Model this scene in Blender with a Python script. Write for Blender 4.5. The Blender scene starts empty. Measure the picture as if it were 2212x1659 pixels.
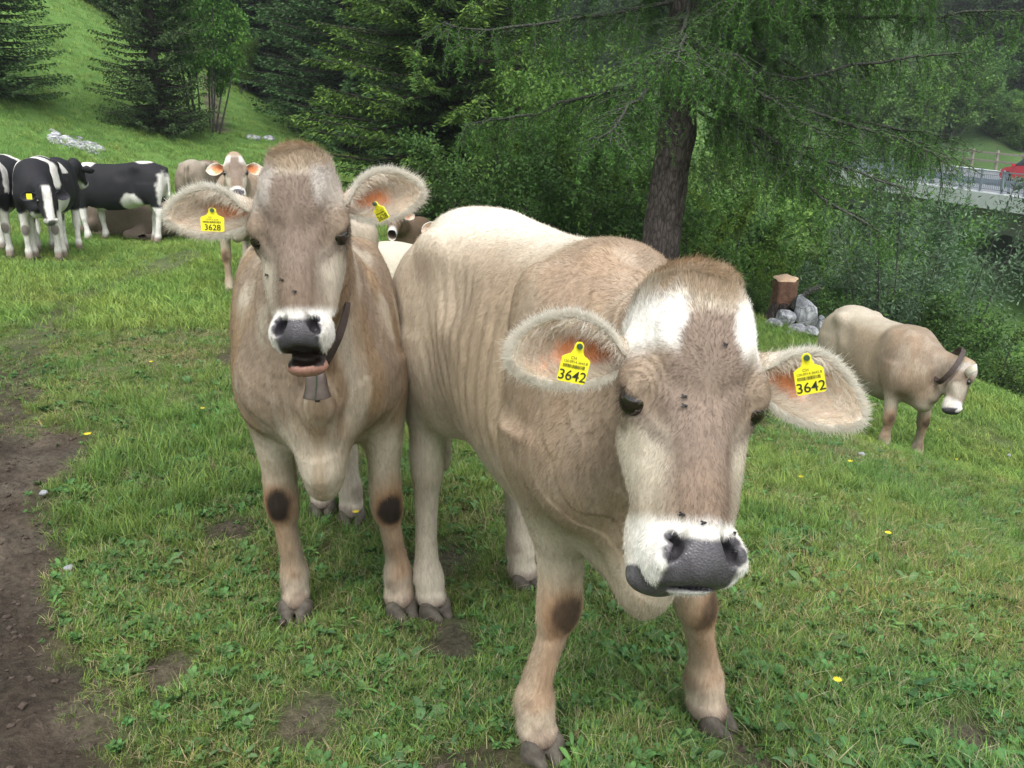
import bpy, math, random
import numpy as np
from mathutils import Vector, Matrix, noise as mnoise

rng = np.random.default_rng(7)
random.seed(7)
scene = bpy.context.scene
COL = scene.collection

# ------------------------------------------------------------------ camera
EYE = np.array([0.0, 0.0, 1.55])
PITCH = math.radians(14.9)
FPX, CX, CY = 1916.0, 1106.0, 829.5          # focal length in pixels of a 2212 x 1659 picture
cam_data = bpy.data.cameras.new('camera')
cam_data.lens = FPX / 2212.0 * 36.0
cam_data.sensor_width = 36.0
cam_data.clip_start = 0.05
cam_data.clip_end = 3000.0
cam = bpy.data.objects.new('camera', cam_data)
COL.objects.link(cam)
cam.location = EYE
cam.rotation_euler = (math.radians(90) - PITCH, 0, 0)
scene.camera = cam

# ------------------------------------------------------------------ sky and sun (bright overcast day)
SUN_EL, SUN_AZ = 56.0, -28.0
world = bpy.data.worlds.new('World')
scene.world = world
world.use_nodes = True
wn = world.node_tree
wn.nodes.clear()
w_out = wn.nodes.new('ShaderNodeOutputWorld')
w_bg = wn.nodes.new('ShaderNodeBackground')
w_sky = wn.nodes.new('ShaderNodeTexSky')
w_sky.sky_type = 'NISHITA'
w_sky.sun_disc = False
w_sky.sun_elevation = math.radians(SUN_EL)
w_sky.sun_rotation = math.radians(180.0 + SUN_AZ)
w_sky.air_density = 1.0
w_sky.dust_density = 4.0
w_hsv = wn.nodes.new('ShaderNodeHueSaturation')
w_hsv.inputs['Saturation'].default_value = 0.28      # a veil of cloud takes the blue out
w_bg.inputs['Strength'].default_value = 0.15
wn.links.new(w_sky.outputs[0], w_hsv.inputs['Color'])
wn.links.new(w_hsv.outputs[0], w_bg.inputs['Color'])
wn.links.new(w_bg.outputs[0], w_out.inputs['Surface'])
sun_data = bpy.data.lights.new('sun', 'SUN')
sun_data.energy = 1.5
sun_data.angle = math.radians(20)
sun_data.color = (1.0, 0.98, 0.945)
sun = bpy.data.objects.new('sun', sun_data)
COL.objects.link(sun)
el, az = math.radians(SUN_EL), math.radians(SUN_AZ)
# direction towards the sun: behind the photographer and to the left
to_sun = Vector((math.sin(az) * math.cos(el), -math.cos(az) * math.cos(el), math.sin(el)))
sun.rotation_euler = to_sun.to_track_quat('Z', 'Y').to_euler()
scene.view_settings.view_transform = 'Standard'
scene.view_settings.look = 'None'
scene.view_settings.gamma = 1.0
scene.view_settings.use_curve_mapping = False
scene.view_settings.exposure = 1.02
scene.cycles.max_bounces = 4
scene.cycles.transparent_max_bounces = 4
scene.cycles.use_denoising = True

# ------------------------------------------------------------------ small helpers
SP, CP = math.sin(PITCH), math.cos(PITCH)
def W(px, py, z):
    """world point seen at (px, py) of the 2212 x 1659 picture, z metres deep"""
    r, u = (px - CX) / FPX * z, (CY - py) / FPX * z
    return np.array([r, z * CP + u * SP, EYE[2] + u * CP - z * SP])

def nrm(v):
    v = np.asarray(v, float)
    return v / max(np.linalg.norm(v), 1e-9)

def tag(o, label=None, cat=None, group=None, kind=None):
    if label: o['label'] = label
    if cat: o['category'] = cat
    if group: o['group'] = group
    if kind: o['kind'] = kind
    return o

def empty(name, loc=(0, 0, 0), rz=0.0):
    o = bpy.data.objects.new(name, None)
    o.empty_display_size = 0.1
    o.location = loc
    o.rotation_euler = (0, 0, rz)
    COL.objects.link(o)
    return o

def mesh_obj(name, V, Fq, mat=None, parent=None, smooth=True, cols=None, mats=None, attr='tint'):
    """V (n,3); Fq: (m,3) or (m,4) array or a list of both"""
    me = bpy.data.meshes.new(name)
    V = np.ascontiguousarray(V, dtype=np.float32)
    fl = Fq if isinstance(Fq, list) else [Fq]
    fl = [np.asarray(f, dtype=np.int32) for f in fl if len(f)]
    loops = np.concatenate([f.ravel() for f in fl])
    tot = np.concatenate([np.full(len(f), f.shape[1], np.int32) for f in fl])
    st = np.concatenate([[0], np.cumsum(tot)[:-1]]).astype(np.int32)
    me.vertices.add(len(V)); me.vertices.foreach_set('co', V.ravel())
    me.loops.add(len(loops)); me.loops.foreach_set('vertex_index', loops)
    me.polygons.add(len(tot)); me.polygons.foreach_set('loop_start', st)
    me.polygons.foreach_set('loop_total', tot)
    me.polygons.foreach_set('use_smooth', np.full(len(tot), smooth))
    if cols is not None:
        a = me.attributes.new(attr, 'FLOAT_COLOR', 'POINT')
        c = np.ones((len(V), 4), np.float32); c[:, :3] = cols
        a.data.foreach_set('color', c.ravel())
    if mats is not None:
        me.polygons.foreach_set('material_index', np.asarray(mats, np.int32))
    me.update(); me.validate()
    if mat is not None:
        for m in (mat if isinstance(mat, list) else [mat]): me.materials.append(m)
    o = bpy.data.objects.new(name, me)
    COL.objects.link(o)
    if parent is not None: o.parent = parent
    return o

def obj_from(name, me, parent=None):
    o = bpy.data.objects.new(name, me)
    COL.objects.link(o)
    if parent is not None: o.parent = parent
    return o

def copy_tree(o, parent=None):
    c = o.copy(); COL.objects.link(c)
    if parent is not None: c.parent = parent
    for ch in list(o.children): copy_tree(ch, c)
    return c

class MB:
    """collects simple solids into one mesh"""
    def __init__(s): s.V, s.Q, s.T, s.n = [], [], [], 0
    def add(s, V, F):
        V = np.asarray(V, float)
        for f in F:
            (s.Q if len(f) == 4 else s.T).append([i + s.n for i in f])
        s.V.append(V); s.n += len(V)
    def box(s, c, h, R=None):
        c = np.asarray(c, float); R = np.eye(3) if R is None else np.asarray(R)
        P = np.array([[x, y, z] for x in (-1, 1) for y in (-1, 1) for z in (-1, 1)], float) * np.asarray(h)
        s.add(c + P @ R, [(0, 1, 3, 2), (4, 6, 7, 5), (0, 4, 5, 1), (2, 3, 7, 6), (0, 2, 6, 4), (1, 5, 7, 3)])
    def tube(s, pts, rad, n=8, cap=True):
        pts = np.asarray(pts, float); rad = np.broadcast_to(np.asarray(rad, float), (len(pts),))
        T = np.gradient(pts, axis=0); T /= np.linalg.norm(T, axis=1)[:, None] + 1e-9
        up = np.array([0, 0, 1.0]) if abs(T[0, 2]) < .9 else np.array([1.0, 0, 0])
        V = []
        for p, t, r in zip(pts, T, rad):
            a = nrm(np.cross(t, up)); b = np.cross(t, a); up = -b if False else up
            ang = np.linspace(0, 2 * np.pi, n, endpoint=False)
            V.append(p + r * (np.cos(ang)[:, None] * a + np.sin(ang)[:, None] * b))
        V = np.concatenate(V); F = []
        for i in range(len(pts) - 1):
            for j in range(n):
                k = (j + 1) % n
                F.append((i * n + j, i * n + k, (i + 1) * n + k, (i + 1) * n + j))
        if cap:
            V = np.concatenate([V, pts[:1], pts[-1:]]); a0 = len(pts) * n
            for j in range(n):
                k = (j + 1) % n
                F.append((a0, k, j)); F.append((a0 + 1, (len(pts) - 1) * n + j, (len(pts) - 1) * n + k))
        s.add(V, F)
    def build(s, name, mat, parent=None, smooth=False, cols=None):
        fl = []
        if s.Q: fl.append(np.array(s.Q))
        if s.T: fl.append(np.array(s.T))
        V = np.concatenate(s.V)
        return mesh_obj(name, V, fl, mat, parent, smooth, cols)

# value noise in numpy (3D, smooth, roughly -1..1)
_perm = np.random.default_rng(3).integers(0, 1 << 30, 4096).astype(np.int64)
def vnoise(P, freq=1.0, seed=0):
    P = np.asarray(P, float) * freq + 137.31 + seed * 17.17
    i = np.floor(P).astype(np.int64); f = P - i; f = f * f * (3 - 2 * f)
    def h(dx, dy, dz):
        k = _perm[(i[..., 0] + dx) & 4095]
        k = _perm[(k + i[..., 1] + dy) & 4095]
        k = _perm[(k + i[..., 2] + dz) & 4095]
        return (k & 65535) / 32767.5 - 1.0
    x, y, z = f[..., 0], f[..., 1], f[..., 2]
    def lx(dy, dz): return h(0, dy, dz) * (1 - x) + h(1, dy, dz) * x
    def ly(dz): return lx(0, dz) * (1 - y) + lx(1, dz) * y
    return ly(0) * (1 - z) + ly(1) * z
def fbm(P, freq, oct=4, seed=0):
    r, a, t = 0, 1.0, 0
    for k in range(oct):
        r = r + a * vnoise(P, freq * 2 ** k, seed + k); t += a; a *= .5
    return r / t
def sstep(a, b, x):
    t = np.clip((x - a) / (b - a), 0, 1)
    return t * t * (3 - 2 * t)

# ------------------------------------------------------------------ materials
def new_mat(name):
    m = bpy.data.materials.new(name); m.use_nodes = True
    nt = m.node_tree; nt.nodes.clear()
    return m, nt
def N(nt, typ, **kw):
    n = nt.nodes.new(typ)
    for k, v in kw.items():
        if k in n.inputs.keys(): n.inputs[k].default_value = v
        else: setattr(n, k, v)
    return n
def L(nt, a, b): nt.links.new(a, b)
def mix_col(nt, fac, a, b, mode='MIX'):
    m = nt.nodes.new('ShaderNodeMix'); m.data_type = 'RGBA'; m.blend_type = mode
    for sock, v in ((m.inputs[0], fac), (m.inputs[6], a), (m.inputs[7], b)):
        if hasattr(v, 'node'): nt.links.new(v, sock)
        elif isinstance(v, (int, float)): sock.default_value = v
        else: sock.default_value = (*v, 1)[:4]
    return m.outputs[2]
def noise_node(nt, scale, detail=4, rough=.55, vec=None, dist=0.0):
    n = nt.nodes.new('ShaderNodeTexNoise')
    n.inputs['Scale'].default_value = scale; n.inputs['Detail'].default_value = detail
    n.inputs['Roughness'].default_value = rough; n.inputs['Distortion'].default_value = dist
    if vec is not None: nt.links.new(vec, n.inputs['Vector'])
    return n
def ramp(nt, fac, stops):
    r = nt.nodes.new('ShaderNodeValToRGB')
    while len(r.color_ramp.elements) < len(stops): r.color_ramp.elements.new(.5)
    for e, (p, c) in zip(r.color_ramp.elements, stops):
        e.position = p; e.color = (*c, 1) if not isinstance(c, (int, float)) else (c, c, c, 1)
    nt.links.new(fac, r.inputs[0])
    return r.outputs[0]
def finish(nt, color, rough=.8, bump=None, bump_s=.3, bump_d=.01, metal=0.0, spec=.3, coat=0.0):
    b = nt.nodes.new('ShaderNodeBsdfPrincipled'); o = nt.nodes.new('ShaderNodeOutputMaterial')
    if hasattr(color, 'node'): nt.links.new(color, b.inputs['Base Color'])
    else: b.inputs['Base Color'].default_value = (*color, 1)
    if hasattr(rough, 'node'): nt.links.new(rough, b.inputs['Roughness'])
    else: b.inputs['Roughness'].default_value = rough
    b.inputs['Metallic'].default_value = metal
    b.inputs['Specular IOR Level'].default_value = spec
    b.inputs['Coat Weight'].default_value = coat
    if bump is not None:
        bp = nt.nodes.new('ShaderNodeBump'); bp.inputs['Strength'].default_value = bump_s
        bp.inputs['Distance'].default_value = bump_d
        nt.links.new(bump, bp.inputs['Height']); nt.links.new(bp.outputs[0], b.inputs['Normal'])
    nt.links.new(b.outputs[0], o.inputs['Surface'])
    return b
def simple_mat(name, col, rough=.6, metal=0.0, var=.15, scale=20, bump=.2, bd=.002, spec=.4, coat=0.0):
    m, nt = new_mat(name)
    tc = N(nt, 'ShaderNodeTexCoord')
    n = noise_node(nt, scale, 5, .6, tc.outputs['Object'])
    c = ramp(nt, n.outputs[0], [(0.25, tuple(x * (1 - var) for x in col)), (0.75, tuple(min(x * (1 + var), .95) for x in col))])
    finish(nt, c, rough, n.outputs[0], bump, bd, metal, spec, coat)
    return m

def coat_mat(name='coat_skin'):
    m, nt = new_mat(name)
    at = N(nt, 'ShaderNodeAttribute', attribute_name='tint')
    tc = N(nt, 'ShaderNodeTexCoord')
    mp = N(nt, 'ShaderNodeMapping'); mp.inputs['Scale'].default_value = (90, 90, 22)
    L(nt, tc.outputs['Object'], mp.inputs[0])
    n = noise_node(nt, 1.0, 5, .65, mp.outputs[0], .4)
    n2 = noise_node(nt, 6, 3, .5, tc.outputs['Object'])
    c = mix_col(nt, 1.0, at.outputs['Color'], ramp(nt, n.outputs[0], [(.3, .72), (.7, 1.12)]), 'MULTIPLY')
    c = mix_col(nt, 1.0, c, ramp(nt, n2.outputs[0], [(.3, .92), (.7, 1.05)]), 'MULTIPLY')
    na = N(nt, 'ShaderNodeAttribute', attribute_name='nose')
    vo = N(nt, 'ShaderNodeTexVoronoi'); vo.inputs['Scale'].default_value = 260; L(nt, tc.outputs['Object'], vo.inputs['Vector'])
    hm = nt.nodes.new('ShaderNodeMix'); L(nt, na.outputs['Fac'], hm.inputs[0]); L(nt, n.outputs[0], hm.inputs[2]); L(nt, vo.outputs['Distance'], hm.inputs[3])
    rm = nt.nodes.new('ShaderNodeMapRange'); rm.inputs[3].default_value = .75; rm.inputs[4].default_value = .30; L(nt, na.outputs['Fac'], rm.inputs[0])
    b = finish(nt, c, rm.outputs[0], hm.outputs[0], .35, .003, spec=.3)
    return m
def hair_mat(name='coat_hair', tr=.25):
    m, nt = new_mat(name)
    at = N(nt, 'ShaderNodeAttribute', attribute_name='tint')
    d = N(nt, 'ShaderNodeBsdfPrincipled'); o = N(nt, 'ShaderNodeOutputMaterial')
    d.inputs['Roughness'].default_value = .55
    d.inputs['Specular IOR Level'].default_value = .25
    t = N(nt, 'ShaderNodeBsdfTranslucent'); mx = N(nt, 'ShaderNodeMixShader'); mx.inputs[0].default_value = tr
    L(nt, at.outputs['Color'], d.inputs['Base Color']); L(nt, at.outputs['Color'], t.inputs['Color'])
    L(nt, d.outputs[0], mx.inputs[1]); L(nt, t.outputs[0], mx.inputs[2]); L(nt, mx.outputs[0], o.inputs['Surface'])
    return m
def leaf_mat(name, transl=.3, rough=.6, inst=False, spec=.25):
    m, nt = new_mat(name)
    at = N(nt, 'ShaderNodeAttribute', attribute_name='tint')
    oi = N(nt, 'ShaderNodeObjectInfo')
    hs = N(nt, 'ShaderNodeHueSaturation')
    r1 = nt.nodes.new('ShaderNodeMapRange'); r1.inputs[3].default_value = .75; r1.inputs[4].default_value = 1.25
    L(nt, oi.outputs['Random'], r1.inputs[0]); L(nt, r1.outputs[0], hs.inputs['Value'])
    r2 = nt.nodes.new('ShaderNodeMapRange'); r2.inputs[3].default_value = .488; r2.inputs[4].default_value = .512
    ml = N(nt, 'ShaderNodeMath', operation='MULTIPLY'); ml.inputs[1].default_value = 7.31
    fr = N(nt, 'ShaderNodeMath', operation='FRACT')
    L(nt, oi.outputs['Random'], ml.inputs[0]); L(nt, ml.outputs[0], fr.inputs[0])
    L(nt, fr.outputs[0], r2.inputs[0]); L(nt, r2.outputs[0], hs.inputs['Hue'])
    L(nt, at.outputs['Color'], hs.inputs['Color'])
    col = hs.outputs[0]
    if inst:
        ia = N(nt, 'ShaderNodeAttribute', attribute_name='patch'); ia.attribute_type = 'INSTANCER'
        col = mix_col(nt, 1.0, col, ia.outputs['Color'], 'MULTIPLY')
    d = N(nt, 'ShaderNodeBsdfPrincipled'); o = N(nt, 'ShaderNodeOutputMaterial')
    d.inputs['Roughness'].default_value = rough; d.inputs['Specular IOR Level'].default_value = spec
    t = N(nt, 'ShaderNodeBsdfTranslucent'); mx = N(nt, 'ShaderNodeMixShader'); mx.inputs[0].default_value = transl
    L(nt, col, d.inputs['Base Color']); L(nt, col, t.inputs['Color'])
    L(nt, d.outputs[0], mx.inputs[1]); L(nt, t.outputs[0], mx.inputs[2]); L(nt, mx.outputs[0], o.inputs['Surface'])
    return m
def bark_mat(name, c1, c2, sx=14, sz=3):
    m, nt = new_mat(name)
    tc = N(nt, 'ShaderNodeTexCoord')
    mp = N(nt, 'ShaderNodeMapping'); mp.inputs['Scale'].default_value = (sx, sx, sz)
    L(nt, tc.outputs['Object'], mp.inputs[0])
    n = noise_node(nt, 1.0, 8, .7, mp.outputs[0], .8)
    v = N(nt, 'ShaderNodeTexVoronoi'); v.inputs['Scale'].default_value = 1.3; v.feature = 'DISTANCE_TO_EDGE'
    L(nt, mp.outputs[0], v.inputs['Vector'])
    c = ramp(nt, n.outputs[0], [(.3, c1), (.5, tuple((a + b) / 2 for a, b in zip(c1, c2))), (.72, c2)])
    c = mix_col(nt, 1.0, c, ramp(nt, v.outputs[0], [(0.0, .45), (.18, 1.0)]), 'MULTIPLY')
    mm = N(nt, 'ShaderNodeMath', operation='ADD'); L(nt, n.outputs[0], mm.inputs[0]); L(nt, v.outputs[0], mm.inputs[1])
    finish(nt, c, .9, mm.outputs[0], .9, .03, spec=.15)
    return m

M = {}
M['skin'] = coat_mat()
M['hair'] = hair_mat()
M['fringe'] = hair_mat('ear_hair', .6)
M['leaf'] = leaf_mat('foliage', .3)
M['needle'] = leaf_mat('needles', .24, .6)
M['grass'] = leaf_mat('grass_blades', .3, .55, inst=True)
M['hoof'] = simple_mat('hoof_horn', (.078, .068, .054), .7, var=.55, scale=38, bump=.7, bd=.004, spec=.25)
M['eye'] = simple_mat('eye_glass', (.010, .006, .005), .06, var=.1, scale=4, bump=0, spec=.6, coat=.6)
M['tag'] = simple_mat('tag_plastic', (.80, .72, .03), .4, var=.06, scale=60, bump=.05)
M['ink'] = simple_mat('tag_ink', (.03, .035, .02), .5, var=.2, scale=80, bump=0)
M['stud'] = simple_mat('tag_stud', (.05, .09, .05), .4, var=.2, scale=60)
M['leather'] = simple_mat('collar_leather', (.05, .035, .03), .55, var=.3, scale=40, bump=.4)
M['bell'] = simple_mat('bell_iron', (.16, .13, .115), .5, metal=.55, var=.4, scale=25, bump=.3)
M['teeth'] = simple_mat('teeth', (.5, .45, .36), .4)
M['tongue'] = simple_mat('tongue', (.05, .03, .03), .35)
M['spruce_bark'] = bark_mat('spruce_bark', (.030, .024, .020), (.11, .095, .085))
M['larch_bark'] = bark_mat('larch_bark', (.035, .028, .026), (.17, .14, .13), 13, 5)
M['lichen_bark'] = bark_mat('lichen_bark', (.035, .035, .028), (.15, .16, .135), 20, 20)
M['shrub_bark'] = bark_mat('shrub_bark', (.05, .05, .04), (.15, .15, .13), 25, 10)
HAIR2, HAIR1, HAZE = 380000, 220000, .0008
# ------------------------------------------------------------------ terrain
_cp = np.array([
 # x, y, h
 (0, 0, 0), (-3, 0, .05), (3, 0, -.1), (0, 3, 0), (-3, 4, .05), (1.5, 2.5, -.02), (2.2, 3, -.22), (3, 5, -.8), (-3, 9, 0), (0, 7, -.15), (-1.5, 9.5, -.02),
 (4.0, 8.8, -1.56), (3.2, 7.1, -.95), (4.6, 7.4, -1.35), (4.0, 12.7, -.95), (6.5, 12, -1.65), (5, 5, -1.6), (8, 8, -2.4), (1.0, 12, -.4),
 (-6, 15, 0), (-3, 13, .05), (-1.3, 17, -.1), (-1.5, 13.0, -.42), (-5, 28, .9), (-9, 15, .35), (-8, 25, 1.1), (-12, 20, 1.7), (-9, 35, 2.6), (-8, 40, 2.2),
 (-14, 35, 5.0), (-20, 35, 8.6), (-30, 30, 14), (-16, 20, 3.8), (-26, 20, 9), (-12, 27, 2.6), (-40, 40, 20),
 (-12, 50, 4), (-20, 50, 8.6), (-6, 48, 0), (-30, 60, 12), (-10, 10, .6), (-15, 8, 2), (-8, 0, .5), (-20, -5, 4),
 (2, 20, -1.5), (6, 18, -4.5), (10, 16, -4.8), (10, 25, -7), (20, 30, -9), (3, 30, -2.5), (0, 40, -1.5), (14, 45, -8), (40, 40, -5), (12, 10, -4.0), (20, 15, -8),
 (8, 2, -2.2), (16, 0, -5), (30, 10, -10), (0, -20, 0), (20, -25, -5), (-25, -25, 4),
 (0, 60, 1), (20, 65, 0), (31, 60, -.9), (25, 58, -3), (36, 50, -2.5), (50, 62, -2), (45, 75, 6), (20, 90, 10), (60, 95, 16), (-10, 90, 8), (0, 120, 18), (-40, 90, 18), (60, 130, 26), (-60, 130, 34), (100, 60, 10), (-80, 60, 32), (90, 0, -8), (-80, 0, 24),
 (0, -80, -4),
], float)
def _tps_fit(P, smooth=.15):
    n = len(P); d = np.linalg.norm(P[:, None, :2] - P[None, :, :2], axis=2)
    K = np.where(d > 0, d * d * np.log(np.maximum(d, 1e-9)), 0) + np.eye(n) * smooth
    A = np.zeros((n + 3, n + 3)); A[:n, :n] = K
    A[:n, n] = 1; A[:n, n + 1:] = P[:, :2]; A[n:, :n] = A[:n, n:].T
    return np.linalg.solve(A, np.concatenate([P[:, 2], [0, 0, 0]]))
_tw = _tps_fit(_cp)
def _tps(x, y):
    x = np.asarray(x, float); y = np.asarray(y, float)
    r = _tw[-3] + _tw[-2] * x + _tw[-1] * y
    for (a, b, _), w in zip(_cp, _tw[:-3]):
        d2 = (x - a) ** 2 + (y - b) ** 2 + 1e-12
        r = r + w * .5 * d2 * np.log(d2)
    return r
def base_h(x, y):
    r = np.hypot(np.asarray(x, float), np.asarray(y, float) - 30)
    s = np.minimum(1.0, 110.0 / np.maximum(r, 1e-6))        # beyond 110 m the surface is carried on outwards ...
    h = _tps(x * s, 30 + (y - 30) * s)
    return h + np.maximum(r - 110, 0) * .30 * sstep(-60, 60, y)   # ... and climbs as the valley side

# trodden path, as world polyline (x, y, half width)
PATH = [(-1.35, .8, .55), (-1.66, 1.9, .58), (-1.88, 2.6, .56), (-2.25, 3.3, .48), (-2.75, 4.3, .46), (-3.15, 5.2, .30), (-3.6, 6.3, .16), (-4.1, 7.8, .14), (-4.4, 9.3, .20), (-4.5, 12.6, .2)]
HILLPATH = [(-9.3, 29.2, .3), (-9.9, 31, .3), (-10.6, 32.8, .3), (-11.1, 34.5, .28), (-12.2, 37.5, .25)]
HILLPATH2 = [(-17.0, 23.5, .5), (-17.3, 26, .35), (-18.5, 29, .35), (-20.5, 33, .3), (-22.5, 37, .3)]
def _poly_d(x, y, pl):
    best = np.full(np.shape(x), 9.0)
    for (x0, y0, w0), (x1, y1, w1) in zip(pl[:-1], pl[1:]):
        dx, dy = x1 - x0, y1 - y0
        t = np.clip(((x - x0) * dx + (y - y0) * dy) / (dx * dx + dy * dy), 0, 1)
        d = np.hypot(x - x0 - t * dx, y - y0 - t * dy) / (w0 + t * (w1 - w0))
        best = np.minimum(best, d)
    return best
MUD_SPOTS = [(-.1, 1.85, .16), (.35, 1.75, .12), (-.55, 2.15, .12), (-1.05, 2.4, .10), (-.2, 2.55, .12), (.9, 1.55, .16), (1.05, 1.7, .12), (.62, 1.95, .10), (-1.2, 3.4, .14), (-1.0, 4.2, .2), (-.95, 5.4, .25), (1.25, 2.1, .12), (-.75, 1.75, .12), (.05, 1.5, .12), (-1.15, 4.9, .18), (-2.0, 6.6, .25), (-.25, 3.2, .2), (.1, 3.6, .2)]
def mud_mask(x, y):
    x = np.asarray(x, float); y = np.asarray(y, float)
    P = np.stack([x, y, x * 0], -1)
    n = fbm(P, 2.2, 4, 5)
    d = _poly_d(x, y, PATH)
    m = sstep(1.2, .65, d + n * .9 + fbm(P, .8, 2, 61) * .8 * sstep(4.0, 5.5, y)) * (1 - .42 * sstep(4.2, 6.0, y))
    for a, b, r in MUD_SPOTS:
        q = np.hypot(x - a, (y - b) * .8) / r
        m = np.maximum(m, .85 * sstep(1.4, .5, q + n * 1.0))
    m = np.maximum(m, 1.0 * sstep(1.2, .6, _poly_d(x, y, HILLPATH) + n * .5))
    m = np.maximum(m, .5 * sstep(1.2, .6, _poly_d(x, y, HILLPATH2) + n * .6))
    m = np.maximum(m, .5 * sstep(.38, .62, fbm(P, .9, 5, 21)))
    return m
def H(x, y, detail=True):
    x = np.asarray(x, float); y = np.asarray(y, float)
    h = base_h(x, y)
    if detail:
        P = np.stack([x, y, x * 0], -1)
        near = sstep(60, 10, np.hypot(x, y))
        h = h + near * (fbm(P, .6, 3, 31) * .05) + (1 - near) * fbm(P, .12, 4, 33) * .6
    return h
def Hs(x, y): return float(H(np.array([x]), np.array([y]))[0])
def ground_at(px, py, zmax=200.0):
    """first ground point on the line of sight through a picture point"""
    z = np.concatenate([np.linspace(.8, 30, 1200), np.linspace(30.2, zmax, 900)])
    P = np.stack([W(px, py, t) for t in z])
    d = P[:, 2] - H(P[:, 0], P[:, 1])
    k = np.argmax(d < 0)
    return P[k], z[k]

def grid_axis(segs):
    out = [segs[0][0]]
    for a, b, s in segs:
        n = max(1, int(round((b - a) / s))); out += list(np.linspace(a, b, n + 1)[1:])
    return np.array(out)
gx = grid_axis([(-320, -200, 20), (-200, -60, 7), (-60, -24, 1.2), (-24, -5, .30), (-5, -3, .08), (-3, 3, .03), (3, 6, .08), (6, 12, .4), (12, 60, 1.5), (60, 200, 7), (200, 320, 20)])
gy = grid_axis([(-180, -60, 20), (-60, -6, 3), (-6, .6, .4), (.6, 5.5, .03), (5.5, 9, .08), (9, 16, .2), (16, 45, .35), (45, 80, 1.5), (80, 220, 7), (220, 330, 20)])
GX, GY = np.meshgrid(gx, gy, indexing='ij')
_h = H(GX, GY); _m = mud_mask(GX, GY)
_P = np.stack([GX, GY, GX * 0], -1)
_near = sstep(14, 7, np.hypot(GX, GY))
_clod = np.abs(fbm(_P, 7, 4, 41)) * .085 + fbm(_P, 22, 2, 43) * .012
_h = _h + _near * (_m * (_clod - .03) + (1 - _m) * fbm(_P, 9, 3, 47) * .012)
nx_, ny_ = GX.shape
_idx = np.arange(nx_ * ny_).reshape(nx_, ny_)
_F = np.stack([_idx[:-1, :-1], _idx[1:, :-1], _idx[1:, 1:], _idx[:-1, 1:]], -1).reshape(-1, 4)
_n1 = fbm(_P, 1.3, 4, 51)[..., None]; _n2 = fbm(_P, 5.0, 3, 52)[..., None]; _n3 = fbm(_P, .15, 3, 53)[..., None]
soil = np.array([.130, .108, .090]); soil2 = np.array([.070, .056, .046])
turf = np.array([.090, .095, .040]); turf2 = np.array([.10, .15, .042]); farg = np.array([.10, .20, .050]); farg2 = np.array([.15, .27, .075])
_c = turf + (turf2 - turf) * sstep(-.3, .5, _n1)
_fd = sstep(7, 16, np.hypot(GX, GY))[..., None]
_cf = farg + (farg2 - farg) * sstep(-.4, .5, _n1 * .6 + _n2 * .5)
_c = _c * (1 - _fd) + _cf * _fd
_fr = sstep(45, 80, np.hypot(GX, GY))[..., None] * sstep(-.35, .0, _n3)
_c = _c * (1 - _fr) + np.array([.055, .10, .040]) * _fr
_s = soil2 + (soil - soil2) * sstep(-.4, .5, _n2 + _n1 * .4)
_c = _c * (1 - _m[..., None]) + _s * _m[..., None]
def ground_material():
    m, nt = new_mat('meadow_ground')
    at = N(nt, 'ShaderNodeAttribute', attribute_name='tint')
    tc = N(nt, 'ShaderNodeTexCoord')
    n = noise_node(nt, 34, 7, .7, tc.outputs['Object'])
    n2 = noise_node(nt, 3.1, 5, .6, tc.outputs['Object'])
    c = mix_col(nt, 1.0, at.outputs['Color'], ramp(nt, n.outputs[0], [(.28, .45), (.72, 1.5)]), 'MULTIPLY')
    c = mix_col(nt, 1.0, c, ramp(nt, n2.outputs[0], [(.3, (.8, .85, .8)), (.7, (1.15, 1.1, 1.0))]), 'MULTIPLY')
    finish(nt, c, .95, n.outputs[0], 1.0, .035, spec=.1)
    return m
M['ground'] = ground_material()
ground = mesh_obj('ground', np.stack([GX, GY, _h], -1).reshape(-1, 3), _F, M['ground'], cols=_c.reshape(-1, 3))
tag(ground, kind='structure')
# ------------------------------------------------------------------ cattle: signed-distance modelling
def interp_keys(K, M_=400):
    """K rows (t, ...): smooth (monotone cubic) table over M_ even steps"""
    K = np.asarray(K, float); t = K[:, 0]; Y = K[:, 1:]
    h = np.diff(t)[:, None]; d = np.diff(Y, axis=0) / h
    m = np.zeros_like(Y)
    same = d[:-1] * d[1:] > 0
    w1 = 2 * h[1:] + h[:-1]; w2 = h[1:] + 2 * h[:-1]
    with np.errstate(divide='ignore', invalid='ignore'):
        hm = (w1 + w2) / (w1 / d[:-1] + w2 / d[1:])
    m[1:-1] = np.where(same, hm, 0); m[0] = d[0]; m[-1] = d[-1]
    tt = np.linspace(t[0], t[-1], M_); k = np.clip(np.searchsorted(t, tt) - 1, 0, len(t) - 2)
    s = ((tt - t[k]) / (t[k + 1] - t[k]))[:, None]; hh = h[k]
    return tt, ((2 * s**3 - 3 * s**2 + 1) * Y[k] + (s**3 - 2 * s**2 + s) * hh * m[k] + (-2 * s**3 + 3 * s**2) * Y[k + 1] + (s**3 - s**2) * hh * m[k + 1])

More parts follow.
